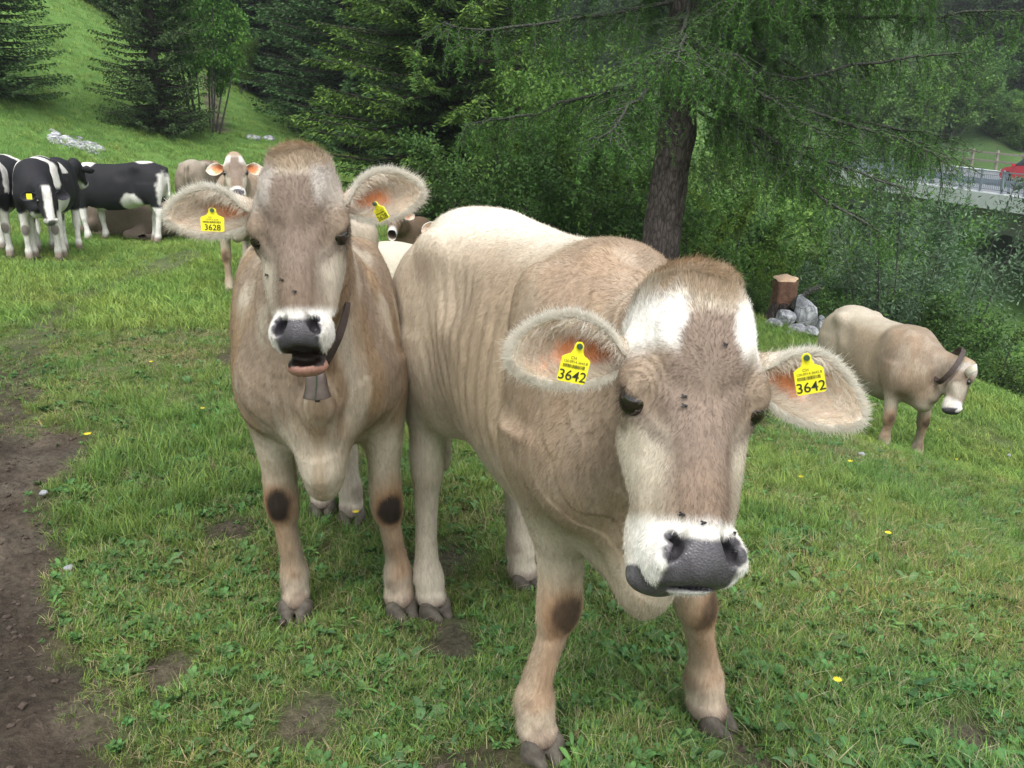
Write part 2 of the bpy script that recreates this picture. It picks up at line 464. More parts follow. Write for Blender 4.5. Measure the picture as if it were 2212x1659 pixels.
class Field:
    def __init__(s, X, Y, Z):
        s.C = [np.asarray(a, np.float32) for a in (X, Y, Z)]
        s.F = np.full([len(a) for a in s.C], .5, np.float32)
    def sub(s, lo, hi):
        sl = tuple(slice(max(0, int(np.searchsorted(c, a)) - 1), int(np.searchsorted(c, b)) + 1) for c, a, b in zip(s.C, lo, hi))
        g = [c[q] for c, q in zip(s.C, sl)]
        if min(len(a) for a in g) == 0: return None, None
        return sl, (g[0][:, None, None], g[1][None, :, None], g[2][None, None, :])
    def put(s, sl, d, k, op):
        a = s.F[sl]
        if op == 'add':
            h = np.maximum(k - np.abs(a - d), 0) / k; s.F[sl] = np.minimum(a, d) - h * h * k * .25
        else:
            d = -d; h = np.maximum(k - np.abs(a - d), 0) / k; s.F[sl] = np.maximum(a, d) + h * h * k * .25
    def ell(s, c, r, k=.03, R=None, op='add'):
        """R rows: the ellipsoid's three axes"""
        c = np.asarray(c, float); r = np.asarray(r, float); R = np.eye(3) if R is None else np.asarray(R)
        ext = np.sqrt(((R * r[:, None]) ** 2).sum(0)) + k + .02
        sl, g = s.sub(c - ext, c + ext)
        if sl is None: return
        x, y, z = g[0] - c[0], g[1] - c[1], g[2] - c[2]
        q = [x * R[i, 0] + y * R[i, 1] + z * R[i, 2] for i in range(3)]
        k0 = np.sqrt(sum((a / b) ** 2 for a, b in zip(q, r)) + 1e-12); k1 = np.sqrt(sum((a / b ** 2) ** 2 for a, b in zip(q, r)) + 1e-12)
        s.put(sl, (k0 * (k0 - 1) / k1).astype(np.float32), k, op)
    def cap(s, a, b, ra, rb, k=.03, op='add'):
        a = np.asarray(a, float); b = np.asarray(b, float); m = max(ra, rb) + k + .02
        sl, g = s.sub(np.minimum(a, b) - m, np.maximum(a, b) + m)
        if sl is None: return
        ab = b - a; L2 = ab @ ab
        x, y, z = g[0] - a[0], g[1] - a[1], g[2] - a[2]
        t = np.clip((x * ab[0] + y * ab[1] + z * ab[2]) / L2, 0, 1)
        d = np.sqrt((x - t * ab[0]) ** 2 + (y - t * ab[1]) ** 2 + (z - t * ab[2]) ** 2) - (ra + t * (rb - ra))
        s.put(sl, d.astype(np.float32), k, op)
    def chain(s, pts, rad, k=.02, op='add'):
        for i in range(len(pts) - 1): s.cap(pts[i], pts[i + 1], rad[i], rad[i + 1], k, op)
    def loft(s, o, A, S, U, keys, k=.04, op='add'):
        """keys rows: t, offset side, offset up, half width, height up, height down, exponent"""
        o = np.asarray(o, float); tt, T = interp_keys(keys); A, S, U = map(np.asarray, (A, S, U))
        cen = o + tt[:, None] * A + T[:, 0:1] * S + T[:, 1:2] * U
        rr = T[:, 2:5].max(1)[:, None] + k + .02
        sl, g = s.sub((cen - rr).min(0), (cen + rr).max(0))
        if sl is None: return
        x, y, z = g[0] - o[0], g[1] - o[1], g[2] - o[2]
        t = x * A[0] + y * A[1] + z * A[2]
        u = np.clip((t - tt[0]) / (tt[-1] - tt[0]), 0, 1) * (len(tt) - 1)
        i = np.minimum(u.astype(np.int32), len(tt) - 2); f = u - i
        T = T.astype(np.float32)
        q = [T[i, j] * (1 - f) + T[i + 1, j] * f for j in range(6)]
        ps = x * S[0] + y * S[1] + z * S[2] - q[0]; pu = x * U[0] + y * U[1] + z * U[2] - q[1]
        hu = np.where(pu > 0, q[3], q[4]); n = q[5]
        e = (np.abs(ps / q[2]) ** n + np.abs(pu / hu) ** n + 1e-9) ** (1 / n)
        r = np.sqrt(ps * ps + pu * pu)
        d = np.where(e > .05, r * (1 - 1 / np.maximum(e, .05)), -np.minimum(q[2], hu))
        d = np.maximum(d, -np.minimum(q[2], hu))
        ex = np.maximum(np.maximum(tt[0] - t, t - tt[-1]), 0)
        d = np.where(ex > 0, np.sqrt(ex * ex + np.maximum(d, 0) ** 2), d)
        s.put(sl, d.astype(np.float32), k, op)
    def mesh(s):
        F = s.F; ins = F < 0
        X, Y, Z = s.C; nx, ny, nz = F.shape
        c = np.zeros((nx - 1, ny - 1, nz - 1), np.uint8)
        for a in (0, 1):
            for b in (0, 1):
                for d in (0, 1): c += ins[a:nx - 1 + a, b:ny - 1 + b, d:nz - 1 + d]
        I, J, K = np.nonzero((c > 0) & (c < 8))
        acc = np.zeros((len(I), 3)); cnt = np.zeros(len(I))
        cor = {}
        for a in (0, 1):
            for b in (0, 1):
                for d in (0, 1): cor[a, b, d] = (F[I + a, J + b, K + d], np.stack([X[I + a], Y[J + b], Z[K + d]], -1))
        for p, q in [((0,0,0),(1,0,0)),((0,1,0),(1,1,0)),((0,0,1),(1,0,1)),((0,1,1),(1,1,1)),((0,0,0),(0,1,0)),((1,0,0),(1,1,0)),((0,0,1),(0,1,1)),((1,0,1),(1,1,1)),((0,0,0),(0,0,1)),((1,0,0),(1,0,1)),((0,1,0),(0,1,1)),((1,1,0),(1,1,1))]:
            fa, pa = cor[p]; fb, pb = cor[q]
            m = (fa < 0) != (fb < 0)
            t = np.where(m, fa / np.where(m, fa - fb, 1), 0)[:, None]
            acc += np.where(m[:, None], pa + t * (pb - pa), 0); cnt += m
        V = acc / cnt[:, None]
        idx = np.full(c.shape, -1, np.int32); idx[I, J, K] = np.arange(len(I))
        Q = []
        for ax in range(3):
            a = [slice(None)] * 3; b = [slice(None)] * 3
            a[ax] = slice(0, -1); b[ax] = slice(1, None)
            e = ins[tuple(a)] != ins[tuple(b)]
            o1, o2 = [x for x in range(3) if x != ax]
            i = np.stack(np.nonzero(e), -1)
            i = i[(i[:, o1] > 0) & (i[:, o2] > 0) & (i[:, o1] < F.shape[o1] - 1) & (i[:, o2] < F.shape[o2] - 1)]
            def g(d1, d2):
                j = i.copy(); j[:, o1] -= d1; j[:, o2] -= d2
                return idx[j[:, 0], j[:, 1], j[:, 2]]
            q = np.stack([g(1, 1), g(0, 1), g(0, 0), g(1, 0)], -1)
            flip = ins[i[:, 0], i[:, 1], i[:, 2]]
            if ax == 1: flip = ~flip
            q[~flip] = q[~flip][:, ::-1]
            Q.append(q)
        Q = np.concatenate(Q); Q = Q[(Q >= 0).all(1)]
        return V, Q

def laplace(V, Q, n=1, lam=.5):
    for _ in range(n):
        acc = np.zeros_like(V); cnt = np.zeros(len(V))
        for a, b in ((0, 1), (1, 2), (2, 3), (3, 0)):
            for p, q in ((a, b), (b, a)):
                np.add.at(acc, Q[:, p], V[Q[:, q]]) if False else None
                for ax in range(3): acc[:, ax] += np.bincount(Q[:, p], V[Q[:, q], ax], len(V))
                cnt += np.bincount(Q[:, p], minlength=len(V))
        V = V + lam * (acc / np.maximum(cnt, 1)[:, None] - V)
    return V
def vnormals(V, Q):
    n = np.cross(V[Q[:, 2]] - V[Q[:, 0]], V[Q[:, 3 % Q.shape[1]]] - V[Q[:, 1]])
    if Q.shape[1] == 3: n = np.cross(V[Q[:, 1]] - V[Q[:, 0]], V[Q[:, 2]] - V[Q[:, 0]])
    r = np.zeros_like(V)
    for k in range(Q.shape[1]):
        for ax in range(3): r[:, ax] += np.bincount(Q[:, k], n[:, ax], len(V))
    return r / (np.linalg.norm(r, axis=1)[:, None] + 1e-12)

def make_hair(name, parent, roots, dirs, normals, length, radius, cols, lift=.3, wob=.25, npt=4, mat=None, seed=0, droop=0.0):
    """strands: start at roots, leave along dirs tilted off the skin by lift"""
    r = np.random.default_rng(seed); n = len(roots)
    d = dirs + normals * (lift * (1 + .4 * r.normal(size=(n, 1)))) + r.normal(size=(n, 3)) * wob
    d /= np.linalg.norm(d, axis=1)[:, None] + 1e-9
    bend = r.normal(size=(n, 3)) * .35 - normals * .25 + np.array([0, 0, -droop])
    s = np.linspace(0, 1, npt)[None, :, None]; Ln = length[:, None, None]
    P = roots[:, None, :] - normals[:, None, :] * .0015 + d[:, None, :] * Ln * s + bend[:, None, :] * Ln * s * s * .35
    hc = bpy.data.hair_curves.new(name)
    hc.add_curves([npt] * n)
    hc.position_data.foreach_set('vector', P.astype(np.float32).ravel())
    ra = hc.attributes.get('radius') or hc.attributes.new('radius', 'FLOAT', 'POINT')
    rad = (radius[:, None] * np.linspace(1, .25, npt)[None, :]).astype(np.float32)
    ra.data.foreach_set('value', rad.ravel())
    ca = hc.attributes.new('tint', 'FLOAT_COLOR', 'CURVE')
    c = np.ones((n, 4), np.float32); c[:, :3] = cols
    ca.data.foreach_set('color', c.ravel())
    hc.materials.append(mat or M['hair'])
    return obj_from(name, hc, parent)

def scatter(V, Q, count, weight, r):
    """random surface points; returns face index and bilinear weights"""
    a = np.linalg.norm(np.cross(V[Q[:, 2]] - V[Q[:, 0]], V[Q[:, 3]] - V[Q[:, 1]]), axis=1) * weight[Q].mean(1)
    cdf = np.cumsum(a); f = np.searchsorted(cdf, r.random(count) * cdf[-1])
    u, v = r.random(count), r.random(count)
    w = np.stack([(1 - u) * (1 - v), u * (1 - v), u * v, (1 - u) * v], -1)
    return np.clip(f, 0, len(Q) - 1), w
def sample(A, Q, f, w):
    return (A[Q[f]] * w.reshape(w.shape + (1,) * (A.ndim - 1))).sum(1)

# coat colours (linear)
TAN = np.array([.365, .282, .195]); PALE = np.array([.61, .545, .435]); GREY = np.array([.215, .163, .127]); BROWN = np.array([.245, .163, .102])
GOLD = np.array([.38, .245, .125]); WHITE = np.array([.80, .775, .72]); DARK = np.array([.035, .024, .018]); NOSE = np.array([.085, .080, .088])
PINK = np.array([.55, .25, .17]); BLACK = np.array([.014, .014, .017]); RUST = np.array([.28, .135, .055]); LIP = np.array([.48, .26, .20])
def lerp(c, d, f):
    f = np.clip(f, 0, 1)[:, None]
    return c * (1 - f) + d * f

HEADK = [ # t, side, up(normal), half width, front, back, exponent
 (-.034, 0, -.085, .018, .018, .02, 2.0), (-.026, 0, -.08, .038, .040, .05, 2.0), (-.010, 0, -.075, .060, .058, .07, 2.0), (.015, 0, -.068, .080, .070, .08, 2.1), (.045, 0, -.066, .089, .076, .09, 2.3), (.07, 0, -.065, .098, .078, .09, 2.5), (.10, 0, -.065, .098, .080, .105, 2.6),
 (.15, 0, -.065, .106, .076, .12, 2.6), (.20, 0, -.065, .104, .070, .13, 2.5), (.25, 0, -.065, .097, .064, .13, 2.4), (.30, 0, -.065, .085, .059, .105, 2.4), (.35, 0, -.065, .072, .055, .08, 2.5),
 (.40, 0, -.065, .066, .050, .062, 2.5), (.44, 0, -.066, .068, .044, .052, 2.5), (.475, 0, -.068, .060, .032, .04, 2.4), (.50, 0, -.07, .035, .015, .02, 2)]

def build_cow(name, base, yaw, label, group, sp, res=.02, hres=None, scale=1.0, style='swiss', seed=1, hair=0):
    """sp: pose in metres in the animal's own frame (x forward, y to its left, z up)"""
    r = np.random.default_rng(seed)
    root = empty(name, base, yaw); tag(root, label, 'cow', group)
    Mw = np.array([[math.cos(yaw), -math.sin(yaw), 0], [math.sin(yaw), math.cos(yaw), 0], [0, 0, 1]])
    base = np.asarray(base, float)
    poll, muz = np.asarray(sp['poll'], float), np.asarray(sp['muzzle'], float)
    left = nrm(sp.get('head_left', (0, 1, 0)))
    D = nrm(muz - poll); S = nrm(left - D * (left @ D)); Nn = np.cross(D, S)
    hs = np.linalg.norm(muz - poll) / .50
    ns = sp.get('muz_w', 1.0); hw_ = sp.get('head_w', 1.0)
    def hp(s_, n_, t_): return poll + hs * (S * s_ * hw_ + Nn * n_ + D * t_)
    RH = np.stack([S, Nn, D])
    # grid
    hb = np.stack([hp(a, b, c) for a in (-.16, .16) for b in (-.25, .09) for c in (-.09, .60)])
    hlo, hhi = hb.min(0), hb.max(0)
    tops = [f[k] for f in sp['legs'] for k in (0,)]
    lo = np.array([-.98, -.40, -.02]); hi = np.array([.98, .40, 1.46 * max(1, sp.get('zs', 1.0))])
    for f in sp['legs']: lo = np.minimum(lo, np.array(f[2]) - .12); hi = np.maximum(hi, np.array(f[2]) + .12)
    lo = np.minimum(lo, hlo); hi = np.maximum(hi, hhi); lo[2] = -.02 if not sp.get('lying') else -.45
    def axis(k):
        if not hres: return np.arange(lo[k], hi[k] + res, res)
        return np.concatenate([np.arange(lo[k], hlo[k], res), np.arange(hlo[k], hhi[k], hres), np.arange(hhi[k], hi[k] + res, res)])
    F = Field(axis(0), axis(1), axis(2))
    zs = sp.get('zs', 1.0); ws = sp.get('ws', 1.0)
    X_, Y_, Z_ = np.eye(3)
    # trunk
    TK = [(-.84, 1.12, .98, .06, 2), (-.80, 1.20, .88, .115, 2.1), (-.70, 1.285, .74, .185, 2.2), (-.55, 1.325, .66, .235, 2.3), (-.38, 1.325, .61, .262, 2.2), (-.18, 1.295, .565, .285, 2.1), (.05, 1.28, .54, .297, 2.1),
          (.25, 1.285, .54, .285, 2.1), (.42, 1.305, .58, .265, 2.2), (.56, 1.30, .62, .250, 2.3), (.68, 1.24, .67, .220, 2.2), (.78, 1.13, .72, .16, 2.1), (.85, 1.0, .80, .08, 2)]
    bl = sp.get('blen', 1.0); bd_ = sp.get('bend', 0.0)
    def by(x): return bd_ * max(0.0, x + .15) ** 1.4
    keys = []
    for x, t, b, w, n in TK:
        m = b + (t - b) * .47
        keys.append((x * bl, by(x), m * zs, w * ws, (t - m) * zs, (m - b) * zs, n))
    F.loft((0, 0, 0), X_, Y_, Z_, keys, .05)
    xs = bl
    for sd in (-1, 1):
        F.ell((-.43 * xs, sd * .205 * ws, 1.215 * zs), (.07, .035, .045), .10)          # hook bone
        F.ell((-.775 * xs, sd * .095 * ws, 1.12 * zs), (.055, .045, .06), .08)        # pin bone
        F.ell((-.62 * xs, sd * .155 * ws, .92 * zs), (.20, .105, .27), .09)           # thigh
        F.ell((-.42 * xs, sd * .17 * ws, .80 * zs), (.10, .08, .16), .10)             # stifle
        Rm = np.array([[math.cos(.35), 0, math.sin(.35)], [0, 1, 0], [-math.sin(.35), 0, math.cos(.35)]])
        F.ell((.50 * xs, by(.5) + sd * .165 * ws, 1.0 * zs), (.13, .075, .27), .07, Rm)         # shoulder blade
        F.ell((.66 * xs, by(.66) + sd * .155 * ws, .86 * zs), (.10, .085, .13), .07)            # point of shoulder
        F.ell((-.20 * xs, sd * .305 * ws, 1.13 * zs), (.12, .070, .10), .06, op='sub')  # flank hollow
        F.ell((.29 * xs, by(.29) + sd * .335 * ws, 1.05 * zs), (.05, .055, .24), .06, op='sub')  # behind the shoulder
        F.ell((-.36 * xs, sd * .36 * ws, .95 * zs), (.045, .06, .20), .08, op='sub')  # in front of the thigh
    F.ell((.68 * xs, by(.68), .74 * zs), (.16, .09, .13), .08)                             # brisket
    # neck
    nb = np.array([.50 * xs, by(.5), 1.07 * zs]); ne = hp(0, -.11, .06)
    ax = ne - nb; Ln = np.linalg.norm(ax); ax = ax / Ln
    us = nrm(np.array([0, 0, 1.0]) - ax * ax[2]) if abs(ax[2]) < .93 else nrm(np.array([-1.0, 0, 0]) + ax * ax[0])
    sd_ = np.cross(us, ax)
    nt = sp.get('neck_t', 1.0)
    F.loft(nb, ax, sd_, us, [(0, 0, 0, .16, .17, .26, 2), (.2 * Ln, 0, -.01, .15 * nt, .15, .25, 2), (.5 * Ln, 0, -.02, .122 * nt, .125, .20, 2), (.8 * Ln, 0, -.02, .100 * nt, .10, .155, 2), (Ln, 0, 0, .09, .085, .11, 2)], .08)
    th = hp(0, -.17, .20); br = np.array([.80 * xs, by(.8), .70 * zs])
    dw = [th, th * .62 + br * .38 + np.array([.0, 0, -.03]), th * .3 + br * .7 + np.array([.02, 0, -.03]), br]
    F.chain(dw, [.028, .022, .024, .032], .07)
    bt = np.asarray(sp.get('brisket', (.74 * xs, 0, .60)))
    F.chain([br + [-.02, 0, .02], (br + bt) / 2 + [.015, 0, 0], bt + [0, 0, .02], bt + [-.13, 0, .06]], [.060, .042, .026, .032], .075)
    # legs
    for li, l in enumerate(sp['legs']):
        kind = 'f' if li < 2 else 'h'
        top, knee, hoof, fet = (np.asarray(a, float) for a in l[:4])
        z0 = hoof[2]
        if kind == 'f': top = top + [0, by(.5) * .9, 0]
        zt, zk, zf = top[2] - z0, knee[2] - z0, fet[2] - z0
        fw = nrm(np.array([1.0, 0, 0]))
        cz = interp_keys([(0.0, hoof[0], hoof[1]), (zf, fet[0], fet[1]), (zk, knee[0], knee[1]), (zt, top[0], top[1])], 200)
        def cen(z): return np.array([np.interp(z, cz[0], cz[1][:, 0]), np.interp(z, cz[0], cz[1][:, 1])])
        lt = sp.get('leg_t', 1.0)
        if kind == 'f':
            P = [(.03, .046, .050), (.055, .052, .058), (.085, .048, .052), (.12, .051, .056), (.15, .048, .053), (.19, .038, .043), (.26, .036, .041), (zk - .085, .036, .041), (zk - .045, .050, .050), (zk, .055, .058), (zk + .05, .053, .056), (zk + .13, .052, .064), (zk + .22, .066, .085), (zk + .32, .080, .11), (zk + .42, .088, .135), (zk + .5, .085, .13)]
        else:
            P = [(.03, .046, .050), (.055, .052, .058), (.085, .048, .052), (.12, .051, .056), (.15, .048, .052), (.20, .039, .045), (.30, .037, .045), (zk - .08, .038, .050), (zk - .02, .046, .064), (zk + .04, .048, .070), (zk + .10, .047, .072), (zk + .18, .058, .095), (zk + .28, .080, .14), (zk + .38, .095, .18), (zk + .46, .09, .18)]
        K = []
        for z, w, l in P:
            c = cen(z); K.append((z, c[1], c[0], w * lt, l * lt, l * lt, 2.2))
        F.loft((0, 0, z0), Z_, Y_, X_, K, .05 if kind == 'f' else .06)
        if kind == 'h': F.ell((knee[0] - .055, knee[1], knee[2] + .035), (.03, .022, .045), .03)     # point of hock
        for s2 in (-1, 1): F.ell((fet[0] - .04, fet[1] + s2 * .022, fet[2] - .02), (.018, .014, .018), .015)   # dew claws
    # tail
    if not sp.get('lying'):
        tx = -.80 * xs
        F.chain([(tx + .06, 0, 1.24 * zs), (tx - .035, 0, 1.20 * zs), (tx - .065, .01, 1.05 * zs), (tx - .06, .015, .80 * zs), (tx - .05, .02, .55 * zs)], [.035, .032, .024, .018, .014], .025)
        F.ell((tx - .05, .02, .46 * zs), (.028, .028, .11), .03)
    # head
    hk = [(t * hs, a, b * hs, w * hs * hw_ * (ns if t > .28 else 1 + (ns - 1) * max(0, (t - .15) / .13)), f * hs, bk * hs, n) for t, a, b, w, f, bk, n in HEADK]
    F.loft(poll, D, S, Nn, hk, .03 * hs)
    def he(s_, n_, t_, r_, k=.02, R=None, op='add'):
        F.ell(hp(s_, n_, t_), np.array(r_) * hs, k * hs, RH if R is None else R @ RH, op)
    def rot(ax_, a):
        c, s__ = math.cos(a), math.sin(a)
        return {0: np.array([[1, 0, 0], [0, c, -s__], [0, s__, c]]), 1: np.array([[c, 0, s__], [0, 1, 0], [-s__, 0, c]]), 2: np.array([[c, -s__, 0], [s__, c, 0], [0, 0, 1]])}[ax_]
    he(0, -.03, .008, (.055, .045, .030), .03)                    # poll tuft swelling
    he(0, .002, .10, (.075, .022, .075), .04)                      # forehead
    he(0, -.012, .33, (.034, .020, .12), .03)                      # nasal bridge
    for q in (-1, 1):
        he(q * .086, -.072, .125, (.034, .034, .036), .03)         # ear base knob
        he(q * .098, -.058, .190, (.026, .040, .042), .025)        # orbit
        he(q * .098, -.034, .180, (.018, .018, .036), .02, rot(1, q * -.25))         # brow
        he(q * .069, -.112, .250, (.030, .055, .080), .04)         # cheek
        he(q * .072, -.085, .33, (.016, .028, .07), .03)           # facial crest
        ea = nrm((q * -.030, .016, .05)); eo = np.array([q * .90, .32, 0]); eo = nrm(eo - ea * (eo @ ea)); Re = np.stack([ea, eo, np.cross(ea, eo)])
        F.ell(hp(q * .118, -.045, .209), np.array((.033, .026, .0160)) * hs, .007 * hs, Re @ RH, op='sub')    # eye opening
        he(q * .104, -.038, .196, (.012, .008, .030), .012, rot(1, q * .45))          # upper lid
        he(q * .100, -.078, .222, (.015, .010, .022), .014)        # lower lid
        he(q * .080, -.010, .265, (.016, .012, .05), .03, rot(1, q * .2), op='sub')   # hollow below the eye
    mo = sp.get('mouth', 0.0); cs = sp.get('chin_side', 0.0)
    he(0, -.050, .452, (.073 * ns, .047, .044), .03)               # muzzle pad
    for q in (-1, 1):
        he(q * .050 * ns, -.062, .447, (.034, .044, .046), .02)    # upper lips
        he(q * .055 * ns, -.020, .440, (.018, .022, .034), .012, rot(1, q * -.5))   # nostril wing
    he(0, -.020, .445, (.030, .018, .040), .015)
    he(cs * .3, -.098, .455, (.046, .034, .036), .02)
    he(cs, -.105 - mo * .2, .482 + mo * .9, (.047 + mo * .10, .034, .028 - mo * .04), .015 if mo else .014)    # lower lip and chin
    he(cs, -.125 - mo * .2, .42 + mo * .7, (.045, .035, .07), .03)
    for q in (-1, 1):
        he(q * .043 * ns, .000, .438, (.0080, .028, .030), .006, rot(1, q * -.50), op='sub')
        he(q * .055 * ns, -.004, .418, (.007, .020, .013), .006, rot(1, q * .3), op='sub')
        he(q * .043 * ns, -.030, .440, (.012, .020, .016), .010, op='sub')
    if mo:
        he(0, -.055, .500 + mo * .15, (.043, .060, .016 + mo * .16), .010, op='sub')
    else:
        he(0, -.035, .495, (.060, .040, .003), .006, op='sub')     # mouth line
    V, Q = F.mesh()
    # keep only the largest piece
    V = laplace(V, Q, 2 if hres else 1, .45)
    Nv = vnormals(V, Q)
    if ((V - V.mean(0)) * Nv).sum(1).mean() < 0: Q = Q[:, ::-1].copy(); Nv = -Nv
    # head coordinates of every vertex
    rel = (V - poll) / hs
    hc = np.stack([rel @ S / hw_, rel @ Nn, rel @ D], -1)
    onhead = sstep(.30, .20, np.abs(hc[:, 0])) * sstep(-.30, -.22, hc[:, 1] + np.clip(hc[:, 2] - .1, 0, .2) * .2) * sstep(-.10, -.05, hc[:, 2]) * (hc[:, 2] < .62)
    onhead = sstep(.150, .118, np.abs(hc[:, 0])) * sstep(-.205, -.150, hc[:, 1]) * ((hc[:, 1] < .08) & (hc[:, 2] > -.08) & (hc[:, 2] < .62))
    if hres:
        # fine skin relief: folds round the eyes, neck creases, muzzle pores
        disp = fbm(V, 5, 3, seed) * .006 + fbm(V, 16, 2, seed + 5) * .0018 + fbm(V * [1, 1, .35], 30, 2, seed + 6) * .0022 * sstep(.6, .45, V[:, 2])
        for q in (-1, 1):
            ex, et = hc[:, 0] - q * .108, hc[:, 2] - .205
            rr = np.hypot(ex * 1.25, et * .85); an = np.arctan2(-q * ex, -et)     # above and inwards of the eye
            w = sstep(.075, .05, rr) * sstep(.022, .032, rr) * sstep(-.5, .2, an) * sstep(2.6, 1.8, an) * onhead * (hc[:, 1] > -.09)
            disp += w * np.sin(rr * 2 * np.pi / .0105 + fbm(hc, 12, 2, 9) * 3.0) * .0010
        rb = (1 - onhead) * sstep(.38, .2, V[:, 0]) * sstep(-.25, -.12, V[:, 0]) * sstep(.70, .85, V[:, 2]) * sstep(1.20, 1.08, V[:, 2])
        disp += rb * np.sin(V[:, 0] * 2 * np.pi / .085 + V[:, 2] * 5) * .0028
        fl = (1 - onhead) * sstep(.30, .10, V[:, 0]) * sstep(-.45, -.25, V[:, 0]) * sstep(.75, .9, V[:, 2]) * sstep(1.25, 1.15, V[:, 2])
        disp += fl * np.sin((V[:, 0] * 1.0 + V[:, 2] * .55) * 2 * np.pi / .062 + fbm(V, 4, 2, 55) * 5) * .0020 * sstep(-.1, .5, fbm(V, 3.5, 2, 56))
        nk = (1 - onhead) * sstep(.35, .7, V[:, 0]) * sstep(.45, .7, V[:, 2])
        w_ = sstep(0, .6, np.sin(V[:, 0] * 38 + V[:, 2] * 18 + fbm(V, 5, 3, 77) * 4.5))
        disp -= nk * w_ * .0035
        V = V + Nv * disp[:, None]
        Nv = vnormals(V, Q); 
    # ---------------- colours
    nz = fbm(V, 4, 4, seed + 2); nz2 = fbm(V, 14, 3, seed + 3)
    zz = V[:, 2] / zs; xx = V[:, 0] / xs; ay = np.abs(V[:, 1])
    c = np.tile(TAN, (len(V), 1)).astype(float)
    hl = np.full(len(V), .014)                                       # hair length
    ground_z = np.array([l[2][2] for l in sp['legs']]).min() if not sp.get('lying') else 0
    if style in ('swiss', 'swiss_dark', 'swiss_pale'):
        if style == 'swiss_dark': c = np.tile(BROWN * .9, (len(V), 1))
        if style == 'swiss_pale': c = lerp(c, PALE, np.full(len(V), .45))
        c = lerp(c, PALE, sstep(1.17, 1.30, zz + nz * .05) * sstep(.45, .2, xx) * .8)             # sky highlight along the back, painted into the coat
        c = lerp(c, PALE, sstep(.15, -.5, xx) * .45 * (zz > .5))                                  # paler quarters
        c = lerp(c, WHITE, sstep(1.24, 1.32, zz + nz * .03) * sstep(.40, .15, xx) * (.40 if hres else 0))  # blown-out skylight on top of the back, painted near white
        c = lerp(c, GREY * 1.25, sstep(.30, .62, xx + nz * .1) * sstep(.72, .95, zz) * .50)       # darker shoulder and neck
        c = lerp(c, BROWN * 1.2, sstep(.02, .35, nz) * sstep(.3, .55, xx) * .35)
        c = lerp(c, PALE, sstep(.80, .64, zz + nz * .10) * .75)                                   # underline and legs
        c = lerp(c, TAN * .9, sstep(.50, .40, zz) * .4)
        c = lerp(c, TAN, sstep(.0, .4, nz2) * .25)
        c = lerp(c, GOLD * .95, sstep(-.2, .5, vnoise(V * [1, 1, .25], 16, seed + 8)) * sstep(.35, .6, xx) * sp.get('gold', .15))
        c = lerp(c, PALE * 1.05, sstep(.05, .6, vnoise(V * [1, 1, .2], 22, seed + 9)) * sstep(.30, .6, xx) * (zz > .6) * sp.get('gold', .15) * 1.3)
        for i, l in enumerate(sp['legs']):
            kn, ho, fe = map(lambda a: np.asarray(a, float), (l[1], l[2], l[3]))
            dxy = np.hypot(V[:, 0] - np.interp(V[:, 2], [ho[2], kn[2]], [ho[0], kn[0]]), V[:, 1] - np.interp(V[:, 2], [ho[2], kn[2]], [ho[1], kn[1]]))
            near = (dxy < .12) & (V[:, 2] < kn[2] + .3)
            frontf = sstep(-.02, .03, V[:, 0] - np.interp(V[:, 2], [ho[2], kn[2]], [ho[0], kn[0]]))
            if i < 2:
                sg = np.sign(kn[1])
                outer = sstep(-.01, .03, (V[:, 1] - kn[1]) * sg) * .5 + frontf * .7
                c = lerp(c, RUST * 1.5, near * sstep(kn[2] + .16, kn[2] + .02, V[:, 2]) * np.clip(outer, 0, 1) * .42)
                dk = np.sqrt(((V[:, 0] - kn[0] - .055) * .8) ** 2 + ((V[:, 1] - kn[1] - sg * .012) * 1.0) ** 2 + ((V[:, 2] - kn[2] + .0) * .75) ** 2)
                kd = sp.get('knee_dark', (.9, .9))[i]
                c = lerp(c, RUST, near * sstep(.075, .040, dk + nz2 * .022) * kd * .6); c = lerp(c, DARK, near * sstep(.054, .024, dk + nz2 * .034) * kd)
            else:
                c = lerp(c, PALE * .8, near * sstep(.5, .4, V[:, 2]) * .6)
            low = near * sstep(.16, .11, V[:, 2] - ho[2] + nz2 * .03)
            c = lerp(c, PALE * .9, low * .55)
            c = lerp(c, np.array([.16, .12, .10]), near * sstep(.08, .05, V[:, 2] - ho[2] + nz2 * .02) * .65)
            c = lerp(c, np.array([.10, .065, .045]), near * sstep(.40, .02, V[:, 2] - ho[2]) * sstep(.0, .45, nz2) * .6)   # dirt
        if hres or True:
            h = hc; f_ = onhead
            face = np.tile(GREY * 1.10, (len(V), 1))
            wt = sp.get('white_brow', .5)
            face = lerp(face, TAN * .95, sstep(.055, .095, np.abs(h[:, 0]) + nz2 * .015) * .5)
            wx = np.abs(h[:, 0])
            band = sstep(.030, .050, wx + nz2 * .014 + np.clip(h[:, 2] - .08, 0, 1) * -.18) * sstep(.165, .11, h[:, 2] + nz2 * .02) * sstep(.015, .035, h[:, 2] + nz2 * .01)
            face = lerp(face, WHITE, band * wt)
            band2 = sstep(.085, .060, h[:, 2]) * sstep(.03, .06, h[:, 2])
            face = lerp(face, PALE, band2 * (1 - band) * .6)
            stk = vnoise(h * [1, .2, .2], 90, 3)
            face = lerp(face, TAN * 1.05, sstep(.070, .045, h[:, 2] + wx * .2 + nz2 * .02) * sstep(.10, .07, wx))
            face = lerp(face, GOLD * 1.0, sstep(.030, -.008, h[:, 2] + wx * .25 + nz2 * .015) * sstep(.085, .05, wx) * (.55 + .2 * stk))
            face = lerp(face, PALE, sstep(.04, .02, h[:, 2]) * sstep(.055, .085, wx) * .6 * wt)
            face = lerp(face, PALE * .85, sstep(.22, .32, h[:, 2]) * sstep(.038, .078, wx + nz2 * .006) * (.6 + .35 * wt))        # cheeks
